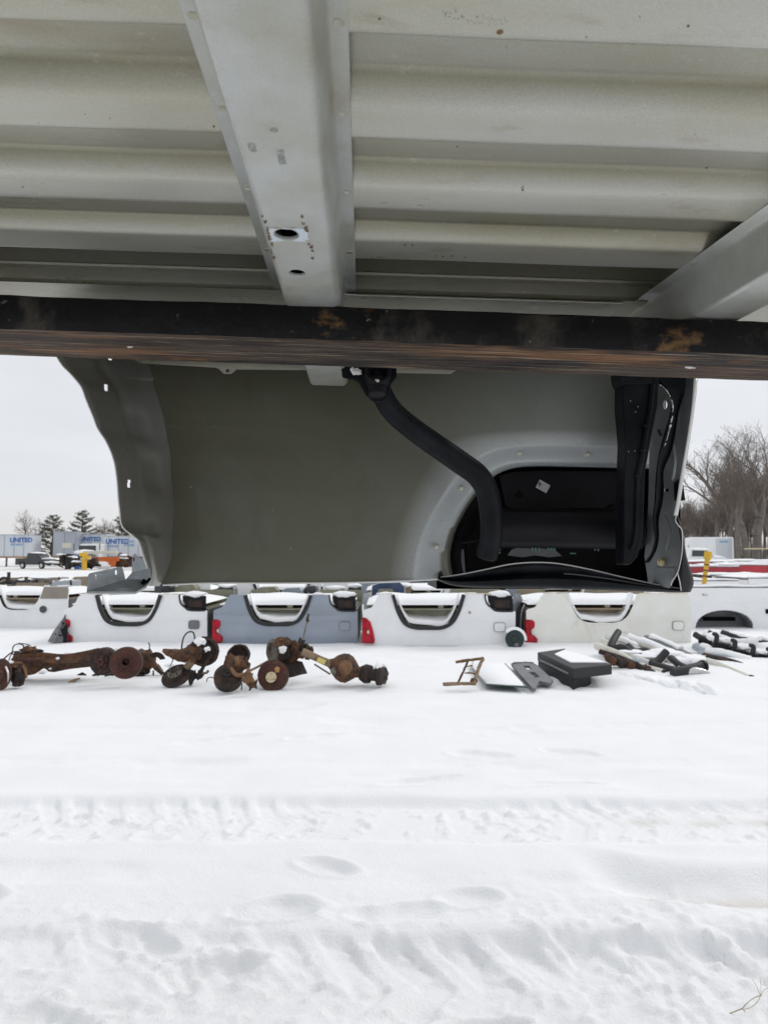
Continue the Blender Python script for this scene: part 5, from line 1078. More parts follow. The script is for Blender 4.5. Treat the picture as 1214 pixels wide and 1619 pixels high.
mb = MB(); mb.tube([pts[0] - g.o + Vector((0, 0, .004)), pts[1] - g.o + Vector((0, 0, .004)), pts[2] - g.o + Vector((0, 0, .004))], .008, 6); g.b(mb, 'edge_seal', 'glassedge')
g = Grp('grey_trim_panel', 840, 1085, 'grey plastic trim panel with open slots and snow, left of the black box', 'trim panel')
out = [(808, 1049), (812, 1046), (842, 1047), (850, 1052), (874, 1074), (870, 1080), (852, 1076), (846, 1088), (841, 1087), (820, 1064)]
def gz(u, v): return G(u, v, .06 + .05 * (1088 - v) / 42) - g.o
mb = MB(); mb.sheet(out, [[(826, 1052), (836, 1052), (841, 1058), (833, 1058)], [(835, 1062), (845, 1062), (853, 1070), (846, 1071)]], gz, Vector((0, 0, -.03))); g.b(mb, 'panel', 'greytrim', smooth=False, bevel=.004)
mb = MB(); mb.tube([gz(808, 1050), gz(830, 1047), gz(843, 1048)], .008, 6); g.b(mb, 'rim', 'rubber')
# black box
g = Grp('black_step_box', 905, 1085, 'black box shaped bumper section with snow on top', 'box')
zt = .20
tq = [G(849, 1031, zt), G(892, 1025, zt), G(967, 1050, zt), G(905, 1056.5, zt)]
tq = [p - g.o for p in tq]
def prism(a4, z0, z1, sc=1.0, cen=None):
    cen = cen or sum(a4, Vector()) / 4; v = []
    for z in (z0, z1):
        for p in a4: q = cen + (p - cen) * sc; v.append(Vector((q.x, q.y, z)))
    return v, [(3, 2, 1, 0), (4, 5, 6, 7), (0, 1, 5, 4), (1, 2, 6, 5), (2, 3, 7, 6), (3, 0, 4, 7)]
mb = MB(); mb.add(*prism(tq, .095, zt)); bx = g.b(mb, 'upper_shell', 'rubber', smooth=False, bevel=.012)
lq = [tq[0], tq[1], tq[1].lerp(tq[2], .62), tq[3].lerp(tq[2], .45)]; lq = [tq[0], tq[1], tq[2].lerp(tq[3], .42) + Vector((0, .15, 0)), tq[3]]
mb = MB(); mb.add(*prism(lq, -.02, .096, .985)); g.b(mb, 'lower_shell', 'plastic', smooth=False, bevel=.01)
sq = [tq[0].lerp(tq[2], .25), tq[1].lerp(tq[3], .12), tq[2].lerp(tq[0], .07), tq[3].lerp(tq[1], .22)]
mb = MB(); v_, f_ = prism(sq, zt - .002, zt + .016); mb.add(v_, f_); g.b(mb, 'snow_layer', 'snowcap', smooth=False, bevel=.01)
mb = MB(); a_, b_2 = tq[0].lerp(tq[3], .1), tq[0].lerp(tq[3], .9); mb.tube([Vector((p.x - .004, p.y, .13)) for p in (a_, b_2)], .012, 6); g.b(mb, 'moulded_line', 'greytrim')
mb = MB(); mb.blob(Vector((tq[3].x - .02, tq[3].y + .45, .14)), (.012, .05, .03), 4, 5, .6); g.b(mb, 'rust_stain', 'rust')
# pile of cream and black running boards
PG = 'running boards stacked in a heap'
def bar(name, pts, r, mt, lab, cat, capm=None, flat=1.0, z=None, snow_=False, grp=PG):
    P_ = catmull([Q(a, b, y) for a, b, y in pts], 5); o_ = Vector((P_[0].x, P_[0].y, 0)); e_ = empty(name, o_, 0, lab, cat, grp)
    r = r * 1.2; mb = MB(); mb.tube([p - o_ for p in P_], r, 12, flat=flat); t_o = mb.build('tube', M[mt], e_, smooth=True, sharp=50)
    if capm:
        d = (P_[-1] - P_[-2]).normalized(); mb = MB(); mb.lathe(P_[-1] - o_ - d * .01, d, [(0, r * 1.08), (.03, r * 1.08), (.032, r * .85), (.0315, .001)], 14); mb.build('end_cap', M[capm], e_, smooth=True)
    if snow_:
        mb = MB(); mb.tube([p - o_ + Vector((0, .01, r * .85)) for p in P_[2:-2]], [r * .8 * (.7 + .5 * random.random()) for _ in P_[2:-2]], 8, flat=1.3); mb.build('snow_ridge', M['snowcap'], e_, smooth=True, sharp=90)
    return e_
bar('running_board', [(942, 1021, 8.5), (975, 1033, 8.2), (1012, 1052, 7.9), (1050, 1064, 7.6)], .034, 'creamt', 'cream running board lowest and nearest in the left heap', 'running board', 'rubber', snow_=False)
bar('running_board', [(955, 1020, 8.6), (990, 1034, 8.3), (1025, 1048, 8.0), (1052, 1059, 7.75)], .030, 'creamt', 'second cream running board just above the nearest in the left heap', 'running board', None, snow_=False)
bar('running_board', [(978, 1007, 9.0), (1030, 1024, 8.6), (1080, 1046, 8.2), (1115, 1060, 7.9)], .045, 'creamt', 'upper cream running board under the thick snow ridge', 'running board', None, snow_=True)
bar('running_board', [(1012, 1058, 7.9), (1035, 1050, 8.0), (1052, 1036, 8.1)], .03, 'creamt', 'short cream tube crossing the middle of the left heap', 'running board')
bar('step_bracket', [(977, 999, 8.7), (968, 1014, 8.5), (966, 1024, 8.4), (985, 1024, 8.35), (1000, 1034, 8.3), (1015, 1038, 8.2)], .036, 'rubber', 'black bracket standing at the upper left end of the heap', 'bracket')
bar('step_bracket', [(1053, 1030, 7.9), (1040, 1044, 7.85), (1030, 1050, 7.8), (1050, 1056, 7.7), (1064, 1060, 7.6)], .036, 'rubber', 'black bracket standing in the middle of the heap', 'bracket')
bar('step_board', [(1062, 1064, 7.45), (1085, 1060, 7.5), (1110, 1053, 7.6)], .050, 'rubber', 'thick black step bar across the front of the heap', 'step bar', 'plastic', flat=.8)
bar('step_board', [(970, 1022, 8.45), (1000, 1036, 8.25), (1030, 1050, 8.0), (1060, 1062, 7.7)], .028, 'rubber', 'long black bar lying between the cream boards', 'step bar')
g = Grp('chrome_bumper', 1100, 1070, 'dull chrome curved bumper end at the low right tip of the heap', 'bumper', Y=7.5)
arm(g, [(1070, 1062), (1095, 1061), (1112, 1063), (1120, 1066)], [.05, .05, .035, .02], 'chrome', 'bumper_end', jit=.05, n=12); lump(g, 1080, 1067, .06, .05, .03, 'chrome', 3)
g = Grp('rusty_crossmember', 1010, 1080, 'rusty brown undersides poking from the snow beneath the heap', 'frame part', Y=7.75)
for k in range(9):
    x = 958 + k * 15; y_ = 1037 + k * 4.2; arm(g, [(x, y_, .1), (x + 8, y_ + 7, 0), (x + 16, y_ + 11, .1)], [.035, .05, .03], 'rustdark' if k % 2 else 'rust', 'rusty_web', jit=.2)
g = Grp('heap_snow', 1010, 1080, 'snow draped over and below the left heap of running boards', 'snow', Y=7.9); g.e['kind'] = 'stuff'
mb = MB()
for (px, py, sx, sy, sz, dy) in [(1018, 1036, .20, .14, .035, .35), (1045, 1034, .24, .16, .065, .45), (1085, 1044, .24, .16, .065, .3), (995, 1031, .16, .1, .03, .4), (955, 1026, .10, .10, .05, .7), (1105, 1060, .10, .1, .04, .1)]:
    mb.blob(g.p(px, py, dy), (sx, sy, sz), px, 10, .25)
for k in range(8):
    a = G(975 + k * 18, 1066 + k * 3.2); mb.blob(a - g.o + Vector((.05, -.05, -.03)), (.10, .30, .07), k * 3, 9, .3)
g.b(mb, 'snow_mass', 'snowcap', sharp=90)['kind'] = 'stuff'
for i, (pts, r_, mt_n, cap, lab) in enumerate([
    ([(950, 1012, 8.8), (985, 1026, 8.6), (1020, 1041, 8.3), (1048, 1052, 8.1)], .03, 'creamt', None, 'weathered cream bar behind the two nearest in the left heap'),
    ([(985, 1003, 9.1), (1030, 1016, 8.9), (1072, 1034, 8.6), (1105, 1050, 8.3)], .04, 'chrome', None, 'dull chrome bar at the back of the left heap'),
    ([(975, 1010, 8.9), (1010, 1012, 8.8), (1040, 1028, 8.6)], .028, 'chrome', None, 'short chrome strip near the top of the left heap'),
    ([(948, 1030, 8.2), (985, 1042, 8.0), (1015, 1056, 7.8), (1040, 1068, 7.6)], .026, 'rustdark', None, 'rusty bar under the cream boards'),
    ([(1060, 1040, 8.0), (1075, 1052, 7.8), (1100, 1062, 7.7)], .03, 'rubber', None, 'black curved rail at the right of the left heap'),
    ([(992, 1020, 8.6), (1004, 1030, 8.5), (1020, 1028, 8.5), (1030, 1036, 8.4)], .03, 'rubber', None, 'black bent bracket in the upper middle of the heap'),
    ([(1080, 1046, 8.2), (1100, 1050, 8.1), (1122, 1062, 7.9)], .035, 'galv', None, 'grey metal strip at the right tip of the left heap')]):
    bar('heap_bar', pts, r_, mt_n, lab, 'bar', cap, flat=1.3)
for i, (pts, r_, mt_n, lab) in enumerate([
    ([(958, 1008, 8.9), (990, 1018, 8.75), (1015, 1032, 8.55)], .04, 'chrome', 'silver curved piece at the upper left of the left heap'),
    ([(1000, 1044, 8.0), (1025, 1052, 7.9), (1046, 1064, 7.75)], .04, 'galv', 'silver grey rail between the cream boards near the front'),
    ([(1022, 1062, 7.75), (1040, 1070, 7.65), (1060, 1076, 7.55)], .045, 'rustdark', 'dark brown beam end below the black step bar'),
    ([(1040, 1022, 8.7), (1065, 1034, 8.5), (1088, 1040, 8.35)], .035, 'rubber', 'black strip half under snow at the back right of the left heap'),
    ([(1075, 1056, 7.8), (1095, 1068, 7.65), (1108, 1078, 7.5)], .035, 'chrome', 'silver bumper corner at the lowest right of the left heap'),
    ([(1020, 1010, 9.0), (1050, 1020, 8.8), (1090, 1040, 8.5)], .045, 'greytrim', 'grey plastic strip along the back edge of the left heap')]):
    bar('heap_piece', pts, r_, mt_n, lab, 'bumper piece', None, flat=1.7, snow_=(i in (0, 5)))
for i, (pts, r_, mt_n, lab) in enumerate([
    ([(1108, 1012, 9.2), (1140, 1022, 9.0), (1175, 1034, 8.8), (1214, 1044, 8.6)], .055, 'plastic', 'thick black bumper beam in the middle of the right heap'),
    ([(1100, 1022, 9.1), (1130, 1034, 8.8), (1160, 1042, 8.6), (1200, 1052, 8.4)], .045, 'galv', 'bluish grey beam under the black bumpers'),
    ([(1130, 1046, 8.5), (1165, 1052, 8.3), (1214, 1070, 8.0)], .05, 'rubber', 'black beam lowest in the right heap'),
    ([(1140, 1000, 9.5), (1180, 1012, 9.3), (1214, 1018, 9.2)], .035, 'rubber', 'black strip along the top right of the right heap'),
    ([(1150, 1060, 8.0), (1185, 1066, 7.9), (1214, 1078, 7.7)], .035, 'greytrim', 'grey strip at the right edge before the heap'),
    ([(1112, 1036, 8.8), (1150, 1050, 8.5), (1180, 1062, 8.2)], .03, 'rust', 'rusty strip under the grey beam in the right heap')]):
    bar('heap_beam', pts, r_, mt_n, lab, 'bumper bar', None, flat=1.4, snow_=(i in (0, 1, 3)), grp='black bumpers heaped at the right')
# right-hand heap
for (px, py, px2, py2, Y1, Y2, lab) in [(1098, 1003, 1128, 1017, 9.4, 9.1, 'short black bumper bracket at the left end of the right heap'), (1118, 1000, 1150, 1006, 9.6, 9.5, 'black flat bar along the top of the right heap')]:
    bar('bumper_bar', [(px, py, Y1), ((px + px2) / 2, (py + py2) / 2 + 2, (Y1 + Y2) / 2), (px2, py2, Y2)], .035, 'rubber', lab, 'bumper bar', grp='black bumpers heaped at the right')
for i, (px, py) in enumerate([(1128, 1010), (1157, 1020), (1186, 1028), (1213, 1034)]):
    Yb = 8.8 - i * .1
    e_ = Grp('black_bumper', px, py, ['leftmost', 'second', 'third', 'rightmost'][i] + ' black bumper bracket with snow in the right heap', 'bumper', 'black bumpers heaped at the right', Y=Yb)
    arm(e_, [(px - 2, py - 8), (px + 4, py - 6), (px + 3, py + 4), (px - 1, py + 10)], [.022, .03, .03, .02], 'rubber', 'hook', jit=.05); arm(e_, [(px, py + 8), (px + 14, py + 14), (px + 28, py + 20)], [.055, .06, .05], 'plastic', 'bar', jit=.06, n=10)
    mb = MB(); mb.blob(e_.p(px + 16, py + 3, .08), (.13, .10, .045), i, 8, .25); e_.b(mb, 'snow_lump', 'snowcap', sharp=90)
bar('cream_tube', [(1108, 1043, 8.3), (1130, 1050, 8.0), (1160, 1063, 7.7), (1187, 1074, 7.4)], .036, 'creamt', 'cream pipe with dark open end lying before the right heap', 'pipe', 'void', grp=None)
bar('dark_rail', [(1120, 1040, 8.6), (1150, 1046, 8.3), (1180, 1058, 8.0), (1196, 1076, 7.6)], .04, 'rustdark', 'dark curved rail just above the cream pipe', 'rail', flat=1.2, grp=None)
bar('galvanised_rail', [(1105, 1035, 8.9), (1150, 1040, 8.6), (1214, 1062, 8.2)], .05, 'galv', 'snow dusted grey rail under the black bumpers', 'rail', snow_=True, grp=None)
g = Grp('right_heap_snow', 1170, 1060, 'snow lying over the right heap of bumpers', 'snow', Y=9.0); g.e['kind'] = 'stuff'
mb = MB()
for (px, py, sx, sy, sz, dy) in [(1140, 1005, .30, .2, .07, .6), (1185, 1012, .35, .25, .07, .4), (1214, 1022, .25, .25, .07, .2), (1170, 1055, .3, .2, .06, -.6), (1205, 1068, .3, .2, .06, -.9)]:
    mb.blob(g.p(px, py, dy), (sx, sy, sz), px, 10, .25)
g.b(mb, 'snow_mass', 'snowcap', sharp=90)['kind'] = 'stuff'
# dry weed in the near snow
p0 = G(1158, 1570); wd = empty('dry_weed', (p0.x, p0.y, snow_z(p0.x, p0.y) - .01), 0, 'thin dry straw coloured weed stem lying on the near snow at lower right', 'weed')
def wq(px, py, z=.02): return G(px, py, z) - p0 + Vector((0, 0, .01))
for pts, r_ in [([(1152, 1568, 0), (1162, 1564, .01), (1172, 1560, .02)], .0016), ([(1172, 1560, .02), (1180, 1551, .03), (1192, 1543, .03), (1202, 1540, .03)], .0013), ([(1172, 1562, .02), (1186, 1558, .02), (1196, 1549, .03), (1200, 1541, .03)], .0010), ([(1200, 1541, .03), (1194, 1526, .05), (1187, 1515, .06)], .0007), ([(1200, 1541, .03), (1201, 1525, .05), (1199, 1512, .07)], .0006), ([(1200, 1541, .03), (1206, 1532, .04), (1213, 1528, .05)], .0006), ([(1172, 1560, .02), (1176, 1566, .01)], .0012)]:
    mb = MB(); mb.tube(catmull([wq(*q_) for q_ in pts], 4), r_, 5, jit=.2); mb.build('stem', M['straw'], wd)

# ================================================================= far yard
def far_thing(name, px, Y, label, cat, group=None, rz=0):
    return empty(name, ((px - 607) / F * Y, Y, 0), rz, label, cat, group)
def trailer(px, Y, Ln, rz, label, mt='trailer', lettering=True, Hh=2.75, zb=1.15, doors=False, tx=.3, qx=None):
    r = far_thing('semi_trailer', px, Y, label, 'trailer', 'box trailers parked along the far yard', rz)
    mb = MB(); mb.box2((0, 0, zb), (Ln, 2.5, zb + Hh)); body = mb.build('box_body', M[mt], r, bevel=.05)
    for k in range(int(Ln / 1.1)):
        mb = MB(); mb.box2((.5 + k * 1.1, -.03, zb + .05), (.56 + k * 1.1, -.002, zb + Hh - .05)); mb.build('side_rib', M['trailerg'], body)
    mb = MB(); mb.box2((0, -.05, zb - .16), (Ln, 2.55, zb - .002)); mb.build('bottom_rail', M['woodo'], r)
    mb = MB(); mb.box2((-.02, -.04, zb + Hh - .03), (Ln + .02, 2.54, zb + Hh + .03)); mb.build('top_rail', M['galv'], r)
    for k in (1.0, 2.3):
        for yy in (.05, 2.2):
            mb = MB(); mb.lathe((k if Ln > 6 else k * .8, yy, .5), (0, 1, 0), [(0, .5), (.25, .5)], 20); mb.build('wheel', M['rubber'], r, smooth=True)
    mb = MB(); mb.box2((Ln - 3, .4, 0), (Ln - 2.85, .55, zb - .16)); mb.build('landing_leg', M['greytrim'], r)
    if lettering:
        x_ = tx if tx > 0 else Ln + tx
        text('UNITED', .72, 'bluel', r, (x_, -.045, zb + Hh - .85), (math.radians(90), 0, 0), bold=.022)
        rg_ = random.Random(Ln)
        for k in range(7):                                     # second line: too small to read, broken pale strokes
            mb = MB(); mb.box2((x_ + .1 + k * .2, -.05, zb + Hh - 1.22), (x_ + .1 + k * .2 + rg_.uniform(.1, .17), -.04, zb + Hh - 1.02 + rg_.uniform(-.05, .05))); mb.build('faded_stroke', M['bluepale'], r)
        if qx:
            for k in range(8):
                mb = MB(); mb.box2((qx + (k % 4) * .28, -.05, zb + Hh - .72 - .42 * (k // 4)), (qx + (k % 4) * .28 + rg_.uniform(.14, .25), -.04, zb + Hh - .48 - .42 * (k // 4))); mb.build('faded_stroke', M['bluepale'], r)
    if doors:
        for k in range(2):
            mb = MB(); mb.box2((Ln + .03, .08 + k * 1.2, zb + .08), (Ln + .07, 1.22 + k * 1.2, zb + Hh - .1)); mb.build('rear_door', M[mt], r)
        mb = MB(); mb.box2((Ln + .075, 1.0, zb + 1.0), (Ln + .09, 2.0, zb + 1.6)); mb.build('placard', M['clipm'], r)
    return r
Yt = 78
trailer(-75, Yt, 9.0, 0, 'white trailer with blue lettering at far left edge', tx=-2.35, Hh=2.5)
t2 = trailer(85, Yt + 3, 12, math.radians(-76), 'plain grey trailer with its rear doors facing us', 'trailerg', False, 2.95, doors=True)
t2.location = ((85 - 607) / F * 80 - 12 * math.cos(math.radians(-76)), 80 - 12 * math.sin(math.radians(-76)), 0)
trailer(123, Yt + 6, 3.6, 0, 'white lettered trailer behind the white truck tractor', Hh=2.75, tx=.35)
trailer(165, Yt - 2, 6.4, math.radians(1), 'white lettered trailer at right, partly hidden by the wheelhouse', Hh=2.3, tx=.22, qx=2.3)
# tractor
r = far_thing('truck_tractor', 121, 74, 'white truck tractor with snowy bonnet between the grey and lettered trailers', 'truck')
mb = MB(); mb.sheet([(0, .5), (2.6, .5), (2.6, 2.55), (.5, 2.55), (.25, 1.9), (0, 1.8)], [], lambda u, v: (u, 0, v), Vector((0, 2.3, 0))); mb.build('cab', M['white'], r, bevel=.1)
mb = MB(); mb.box2((.35, -.03, 1.75), (2.2, -.005, 2.35)); mb.build('windscreen', M['glass'], r, bevel=.02)
mb = MB(); mb.blob((1.2, -.4, 1.55), (1.2, .8, .35), 3, 8, .2); mb.build('snowy_bonnet', M['snowcap'], r, smooth=True)
mb = MB(); mb.box2((.1, -1.0, .3), (2.3, -.1, 1.35)); mb.build('grille', M['greytrim'], r, bevel=.08)
for x in (.2, 2.2):
    mb = MB(); mb.lathe((x, -.7, .5), (1, 0, 0), [(-.15, .5), (.15, .5)], 18); mb.build('wheel', M['rubber'], r, smooth=True)
    mb = MB(); mb.box((x + (.45 if x > 1 else -.35), -.1, 2.2), (.12, .1, .7)); mb.build('mirror', M['greytrim'], r, bevel=.03)
def parked(px, Y, rz, label, dark=True, paint='darkp', cat='pickup truck', nm='parked_pickup'):
    r = far_thing(nm, px, Y, label, cat, None, rz)
    body = [(0, .45), (.7, .45), (.75, .8), (1.5, .8), (1.55, .45), (3.6, .45), (3.65, .8), (4.4, .8), (4.45, .45), (5.2, .5), (5.3, 1.0), (4.0, 1.15), (3.4, 1.75), (1.9, 1.8), (1.7, 1.2), (0, 1.2)]
    mb = MB(); mb.sheet(body, [], lambda u, v: (u, 0, v), Vector((0, 1.8, 0))); mb.build('body', M[paint], r, bevel=.08)
    mb = MB(); mb.sheet([(2.0, 1.22), (3.75, 1.2), (3.3, 1.68), (2.05, 1.7)], [], lambda u, v: (u, -.03, v), Vector((0, .02, 0))); mb.build('side_window', M['glass'], r)
    for x in (1.12, 4.02):
        mb = MB(); mb.lathe((x, .02, .38), (0, 1, 0), [(0, .38), (.22, .38)], 20); wt = mb.build('wheel', M['rubber'], r, smooth=True)
        mb = MB(); mb.lathe((x, -.01, .38), (0, 1, 0), [(0, .22), (.02, .22)], 14); mb.build('rim', M['chrome'], wt, smooth=True)
    mb = MB(); mb.blob((2.7, .9, 1.75), (1.0, .9, .16), 3, 8, .2); mb.build('roof_snow', M['snowcap'], r, smooth=True); mb = MB(); mb.blob((4.4, .9, 1.12), (.75, .85, .16), 5, 8, .2); mb.build('bonnet_snow', M['snowcap'], r, smooth=True)
    mb = MB(); mb.box((5.26, .2, .8), (.1, .3, .18)); mb.build('headlight', M['orange'], r, bevel=.02)
    return r
parked(26, 66, math.radians(-12), 'dark pickup with thick snow on roof and bonnet at far left').scale = (.72, .8, .85)
def junk(px, Y, w, label, mts, seed, h=.7, name='scrap_heap'):
    r = far_thing(name, px, Y, label, 'scrap'); rg = random.Random(seed)
    for k in range(9):
        c = Vector((rg.uniform(0, w), rg.uniform(-.4, .4), rg.uniform(.15, h))); mb = MB()
        if rg.random() < .5: mb.box(c, (rg.uniform(.3, w * .3), rg.uniform(.3, .8), rg.uniform(.15, h * .6)), Matrix.Rotation(rg.uniform(-.5, .5), 3, 'Y'))
        else: mb.tube(catmull([c, c + Vector((rg.uniform(-.8, .8), 0, rg.uniform(-.1, .5))), c + Vector((rg.uniform(.3, 1.6), 0, rg.uniform(-.3, .3)))], 3), rg.uniform(.05, .13), 6)
        mb.build('scrap_piece', M[rg.choice(mts)], r, bevel=0)
    for k in range(3):
        mb = MB(); mb.blob((rg.uniform(.1, .9) * w, 0, h * rg.uniform(.8, 1.1)), (w * .22, .5, .10), seed + k, 6, .3); mb.build('snow_lump', M['snowcap'], r, smooth=True)
    return r
junk(68, 64, 3.0, 'dark scrap heap under snow before the grey trailer', ['rubber', 'greytrim', 'rustdark'], 1)
junk(95, 62, 1.7, 'dark machine parts left of the yellow post loader', ['rubber', 'rustdark', 'bluel'], 2, 1.3)
junk(118, 60, 2.0, 'dark wheels and scrap beside the yellow frame', ['rubber', 'rustdark', 'rubber'], 3, .9)
junk(186, 63, 1.6, 'dark red brown scrap at the right end of the far yard', ['rustred', 'rust'], 4, 1.2)
r = far_thing('yellow_loader_frame', 131, 59, 'yellow loader frame standing in front of the white tractor', 'loader')
mb = MB(); mb.box2((0, 0, 0), (.35, .3, 1.55)); mb.build('post', M['yel'], r, bevel=.03); mb = MB(); mb.box2((-.25, 0, 1.2), (.0, .3, 1.5)); mb.build('arm', M['yel'], r, bevel=.03); mb = MB(); mb.box2((.35, 0, 1.0), (.7, .3, 1.25)); mb.build('arm', M['yel'], r, bevel=.03)
r = far_thing('orange_plough', 150, 62, 'orange snow plough blade and frame right of the yellow loader', 'plough')
mb = MB(); mb.box2((0, 0, .75), (2.2, .3, 1.15)); mb.build('beam', M['orange'], r, bevel=.03); mb = MB(); mb.lathe((1.6, 0, .65), (0, -1, 0), [(0, .45), (.1, .45), (.1, .05)], 18); mb.build('wheel', M['orange'], r, smooth=True); mb = MB(); mb.blob((.8, 0, .35), (.8, .4, .35), 4, 8, .3); mb.build('snow_lump', M['snowcap'], r, smooth=True)
mb = MB(); mb.box2((-1.0, .1, 1.45), (2.0, .5, 1.7)); mb.build('yellow_beam', M['clipm'], r, bevel=.03)
# right: box van, white car, yellow stake, cart
r = far_thing('box_van', 1100, 62, 'white box van body parked before the bare wood at right', 'van', None, math.radians(-14))
mb = MB(); mb.box2((-.6, 0, .25), (3.1, 2.3, 2.95)); mb.build('box_body', M['white'], r, bevel=.12)
mb = MB(); mb.sheet([(-2.3, .3), (-.65, .3), (-.65, 2.3), (-1.3, 2.35), (-2.0, 1.5), (-2.3, 1.4)], [], lambda u, v: (u, .1, v), Vector((0, 2.0, 0))); mb.build('cab', M['white'], r, bevel=.1)
mb = MB(); mb.box2((1.6, -.03, .9), (2.9, -.003, 2.8)); dr = mb.build('side_door', M['trailer'], r, bevel=.02)
text('MOVERS' if False else 'U-BOX' if False else 'van', .35, 'bluepale', r, (2.0, -.04, 2.35), (math.radians(90), 0, 0)) if False else None
mb = MB(); mb.box2((1.9, -.045, 2.45), (2.6, -.032, 2.6)); mb.build('blue_marking', M['bluepale'], dr)
for x in (-1.6, 2.2):
    mb = MB(); mb.lathe((x, .02, .4), (0, 1, 0), [(0, .4), (.25, .4)], 18); mb.build('wheel', M['rubber'], r, smooth=True)
parked(1054, 55, math.radians(4), 'white snow covered car left of the white box van', paint='white', cat='car', nm='parked_car')
r = empty('yellow_stake', Q(1112, 925, 13.9), 0, 'yellow and black striped stake leaning by the beds on the right', 'stake'); o_ = Vector(r.location)
r.location = (o_.x, o_.y, 0); o_ = Vector(r.location)
pt_ = [Q(1112, 925, 14.6) - o_, Q(1119, 872, 14.6) - o_]; pt_[0] = pt_[0] + (pt_[0] - pt_[1]) * .9
mb = MB(); mb.tube(pt_, [.045, .055], 8, flat=.6); mb.build('pole', M['yel'], r, smooth=True)
mb = MB(); mb.tube([pt_[0].lerp(pt_[1], .88), pt_[0].lerp(pt_[1], 1.0)], .085, 8, flat=.6); mb.build('head', M['yel'], r, smooth=True)
for k in range(3):
    mb = MB(); mb.tube([pt_[0].lerp(pt_[1], .60 + k * .09), pt_[0].lerp(pt_[1], .625 + k * .09)], .060, 8, flat=.6); mb.build('dark_band', M['rustyel'], r, smooth=True)
r = far_thing('roofed_cart', 1186, 52, 'dark cart with tan canopy roof at the right edge before the trees', 'cart')
mb = MB(); mb.box2((0, 0, 1.75), (1.5, 1.1, 1.85)); mb.build('roof', M['hubyel'], r, bevel=.03); mb = MB(); mb.box2((.2, .1, .45), (1.4, 1, .95)); mb.build('body', M['darkp'], r, bevel=.05)
for x in (.75, 1.25): mb = MB(); mb.box2((x, .1, .95), (x + .06, .16, 1.75)); mb.build('roof_post', M['darkp'], r)
for x in (.4, 1.2): mb = MB(); mb.lathe((x, 0, .25), (0, 1, 0), [(0, .25), (.15, .25)], 14); mb.build('wheel', M['rubber'], r, smooth=True)
for i, (px, Y_, w, pt, lab) in enumerate([(1150, 50, 2.2, 'darkp', 'dark flat trailer right of the white van'), (1165, 44, 4.5, 'white', 'snowy white truck bed row end at far right'), (1080, 42, 3.0, 'white', 'snow topped panels below the white car'), (1150, 46, 1.4, 'galv', 'small grey panel stack by the white van')]):
    r = far_thing('stacked_panels', px, Y_, lab, 'panels', 'far stacked panels')
    for k in range(3):
        mb = MB(); mb.box((w / 2 + .1 * k, 0, .2 + .3 * k), (w * (1 - .1 * k), 1.5, .22), Matrix.Rotation(.02 * (k - 1), 3, 'Y')); mb.build('panel', M[pt if k != 1 else 'greytrim'], r, bevel=.02)
    mb = MB(); mb.blob((w / 2, 0, .95), (w * .5, .7, .10), i, 7, .2); mb.build('snow_layer', M['snowcap'], r, smooth=True)

# ================================================================= trees
def bare_tree(name, seed, height, spread, r0, levels=6, fork_h=.22, lean=0, droop=0.0, nseg=3, mult=3):
    rg = random.Random(seed); trunk = MB(); limbs = MB()
    def seg(mb, p, q, r1, r2, n):
        u, w = frame_of(q - p); rings = []
        for c, r in ((p, r1), (q, r2)): rings.append([c + (u * math.cos(a) + w * math.sin(a)) * r for a in [2 * math.pi * k / n for k in range(n)]])
        mb.loft(rings, True)
    def grow(p, d, ln, r, lv):
        mb = trunk if lv == 0 else limbs
        n = 7 if lv == 0 else (5 if lv < 2 else 3); steps = 4 if lv < 3 else 2
        for s_ in range(steps):
            d = (d + Vector((rg.gauss(0, 1), rg.gauss(0, 1), rg.gauss(0, .6) + .35 - droop * lv)) * (.07 + .045 * lv)).normalized()
            q = p + d * (ln / steps); r2 = r * (1 - .12 * (4 / steps) * .6); seg(mb, p, q, r, r2, n)
            if lv >= 1 or s_ >= 2:
                if lv < levels:
                    for _ in range(mult if lv > 1 else 2):
                        if rg.random() < .62:
                            side = frame_of(d)[0] * rg.gauss(0, 1) + frame_of(d)[1] * rg.gauss(0, 1); side.normalize()
                            nd = (d * rg.uniform(.5, .9) + side * rg.uniform(.5, .9) * spread + Vector((0, 0, .15))).normalized()
                            grow(q, nd, ln * rg.uniform(.42, .68), max(r2 * rg.uniform(.35, .55), .007), lv + 1)
            p, r = q, r2
        if lv < levels: grow(p, (d + Vector((rg.gauss(0, .2), rg.gauss(0, .2), .05))).normalized(), ln * .62, r * .72, lv + 1)
    grow(Vector((0, 0, -.2)), Vector((lean, 0, 1)).normalized(), height * .42, r0, 0)
    r = bpy.data.objects.new(name, None); COL.objects.link(r)
    trunk.build('trunk', M['bark'], r, smooth=True, merge=False); limbs.build('crown', M['twig'], r, merge=False)
    return r, len(limbs.f)
def put_tree(src, px, Y, label, group, scale=1.0, rz=0, first=False):
    t = src if first else copy_tree(src); t.location = ((px - 607) / F * Y, Y, 0); t.scale = (scale,) * 3; t.rotation_euler = (0, 0, rz); return tag(t, label, 'tree', group)
GR = 'bare trees of the wood at right'
tA, nA = bare_tree('bare_tree', 3, 15.5, .8, .46, 5, mult=2); tB, nB = bare_tree('bare_tree', 8, 13.5, .9, .24, 6, mult=2); tC, nC = bare_tree('bare_tree', 15, 8.5, .6, .10, 5, mult=2)
print('tree faces', nA, nB, nC)
put_tree(tA, 1196, 62, 'thickest bare tree at the right edge with heavy forking trunk', GR, 1.0, 0, True)
put_tree(tB, 1166, 60, 'tall slender bare tree just left of the thick one', GR, 1.0, 0, True)
put_tree(tB, 1226, 66, 'bare tree half cut by the right edge behind the thick one', GR, 1.1, 2.1)
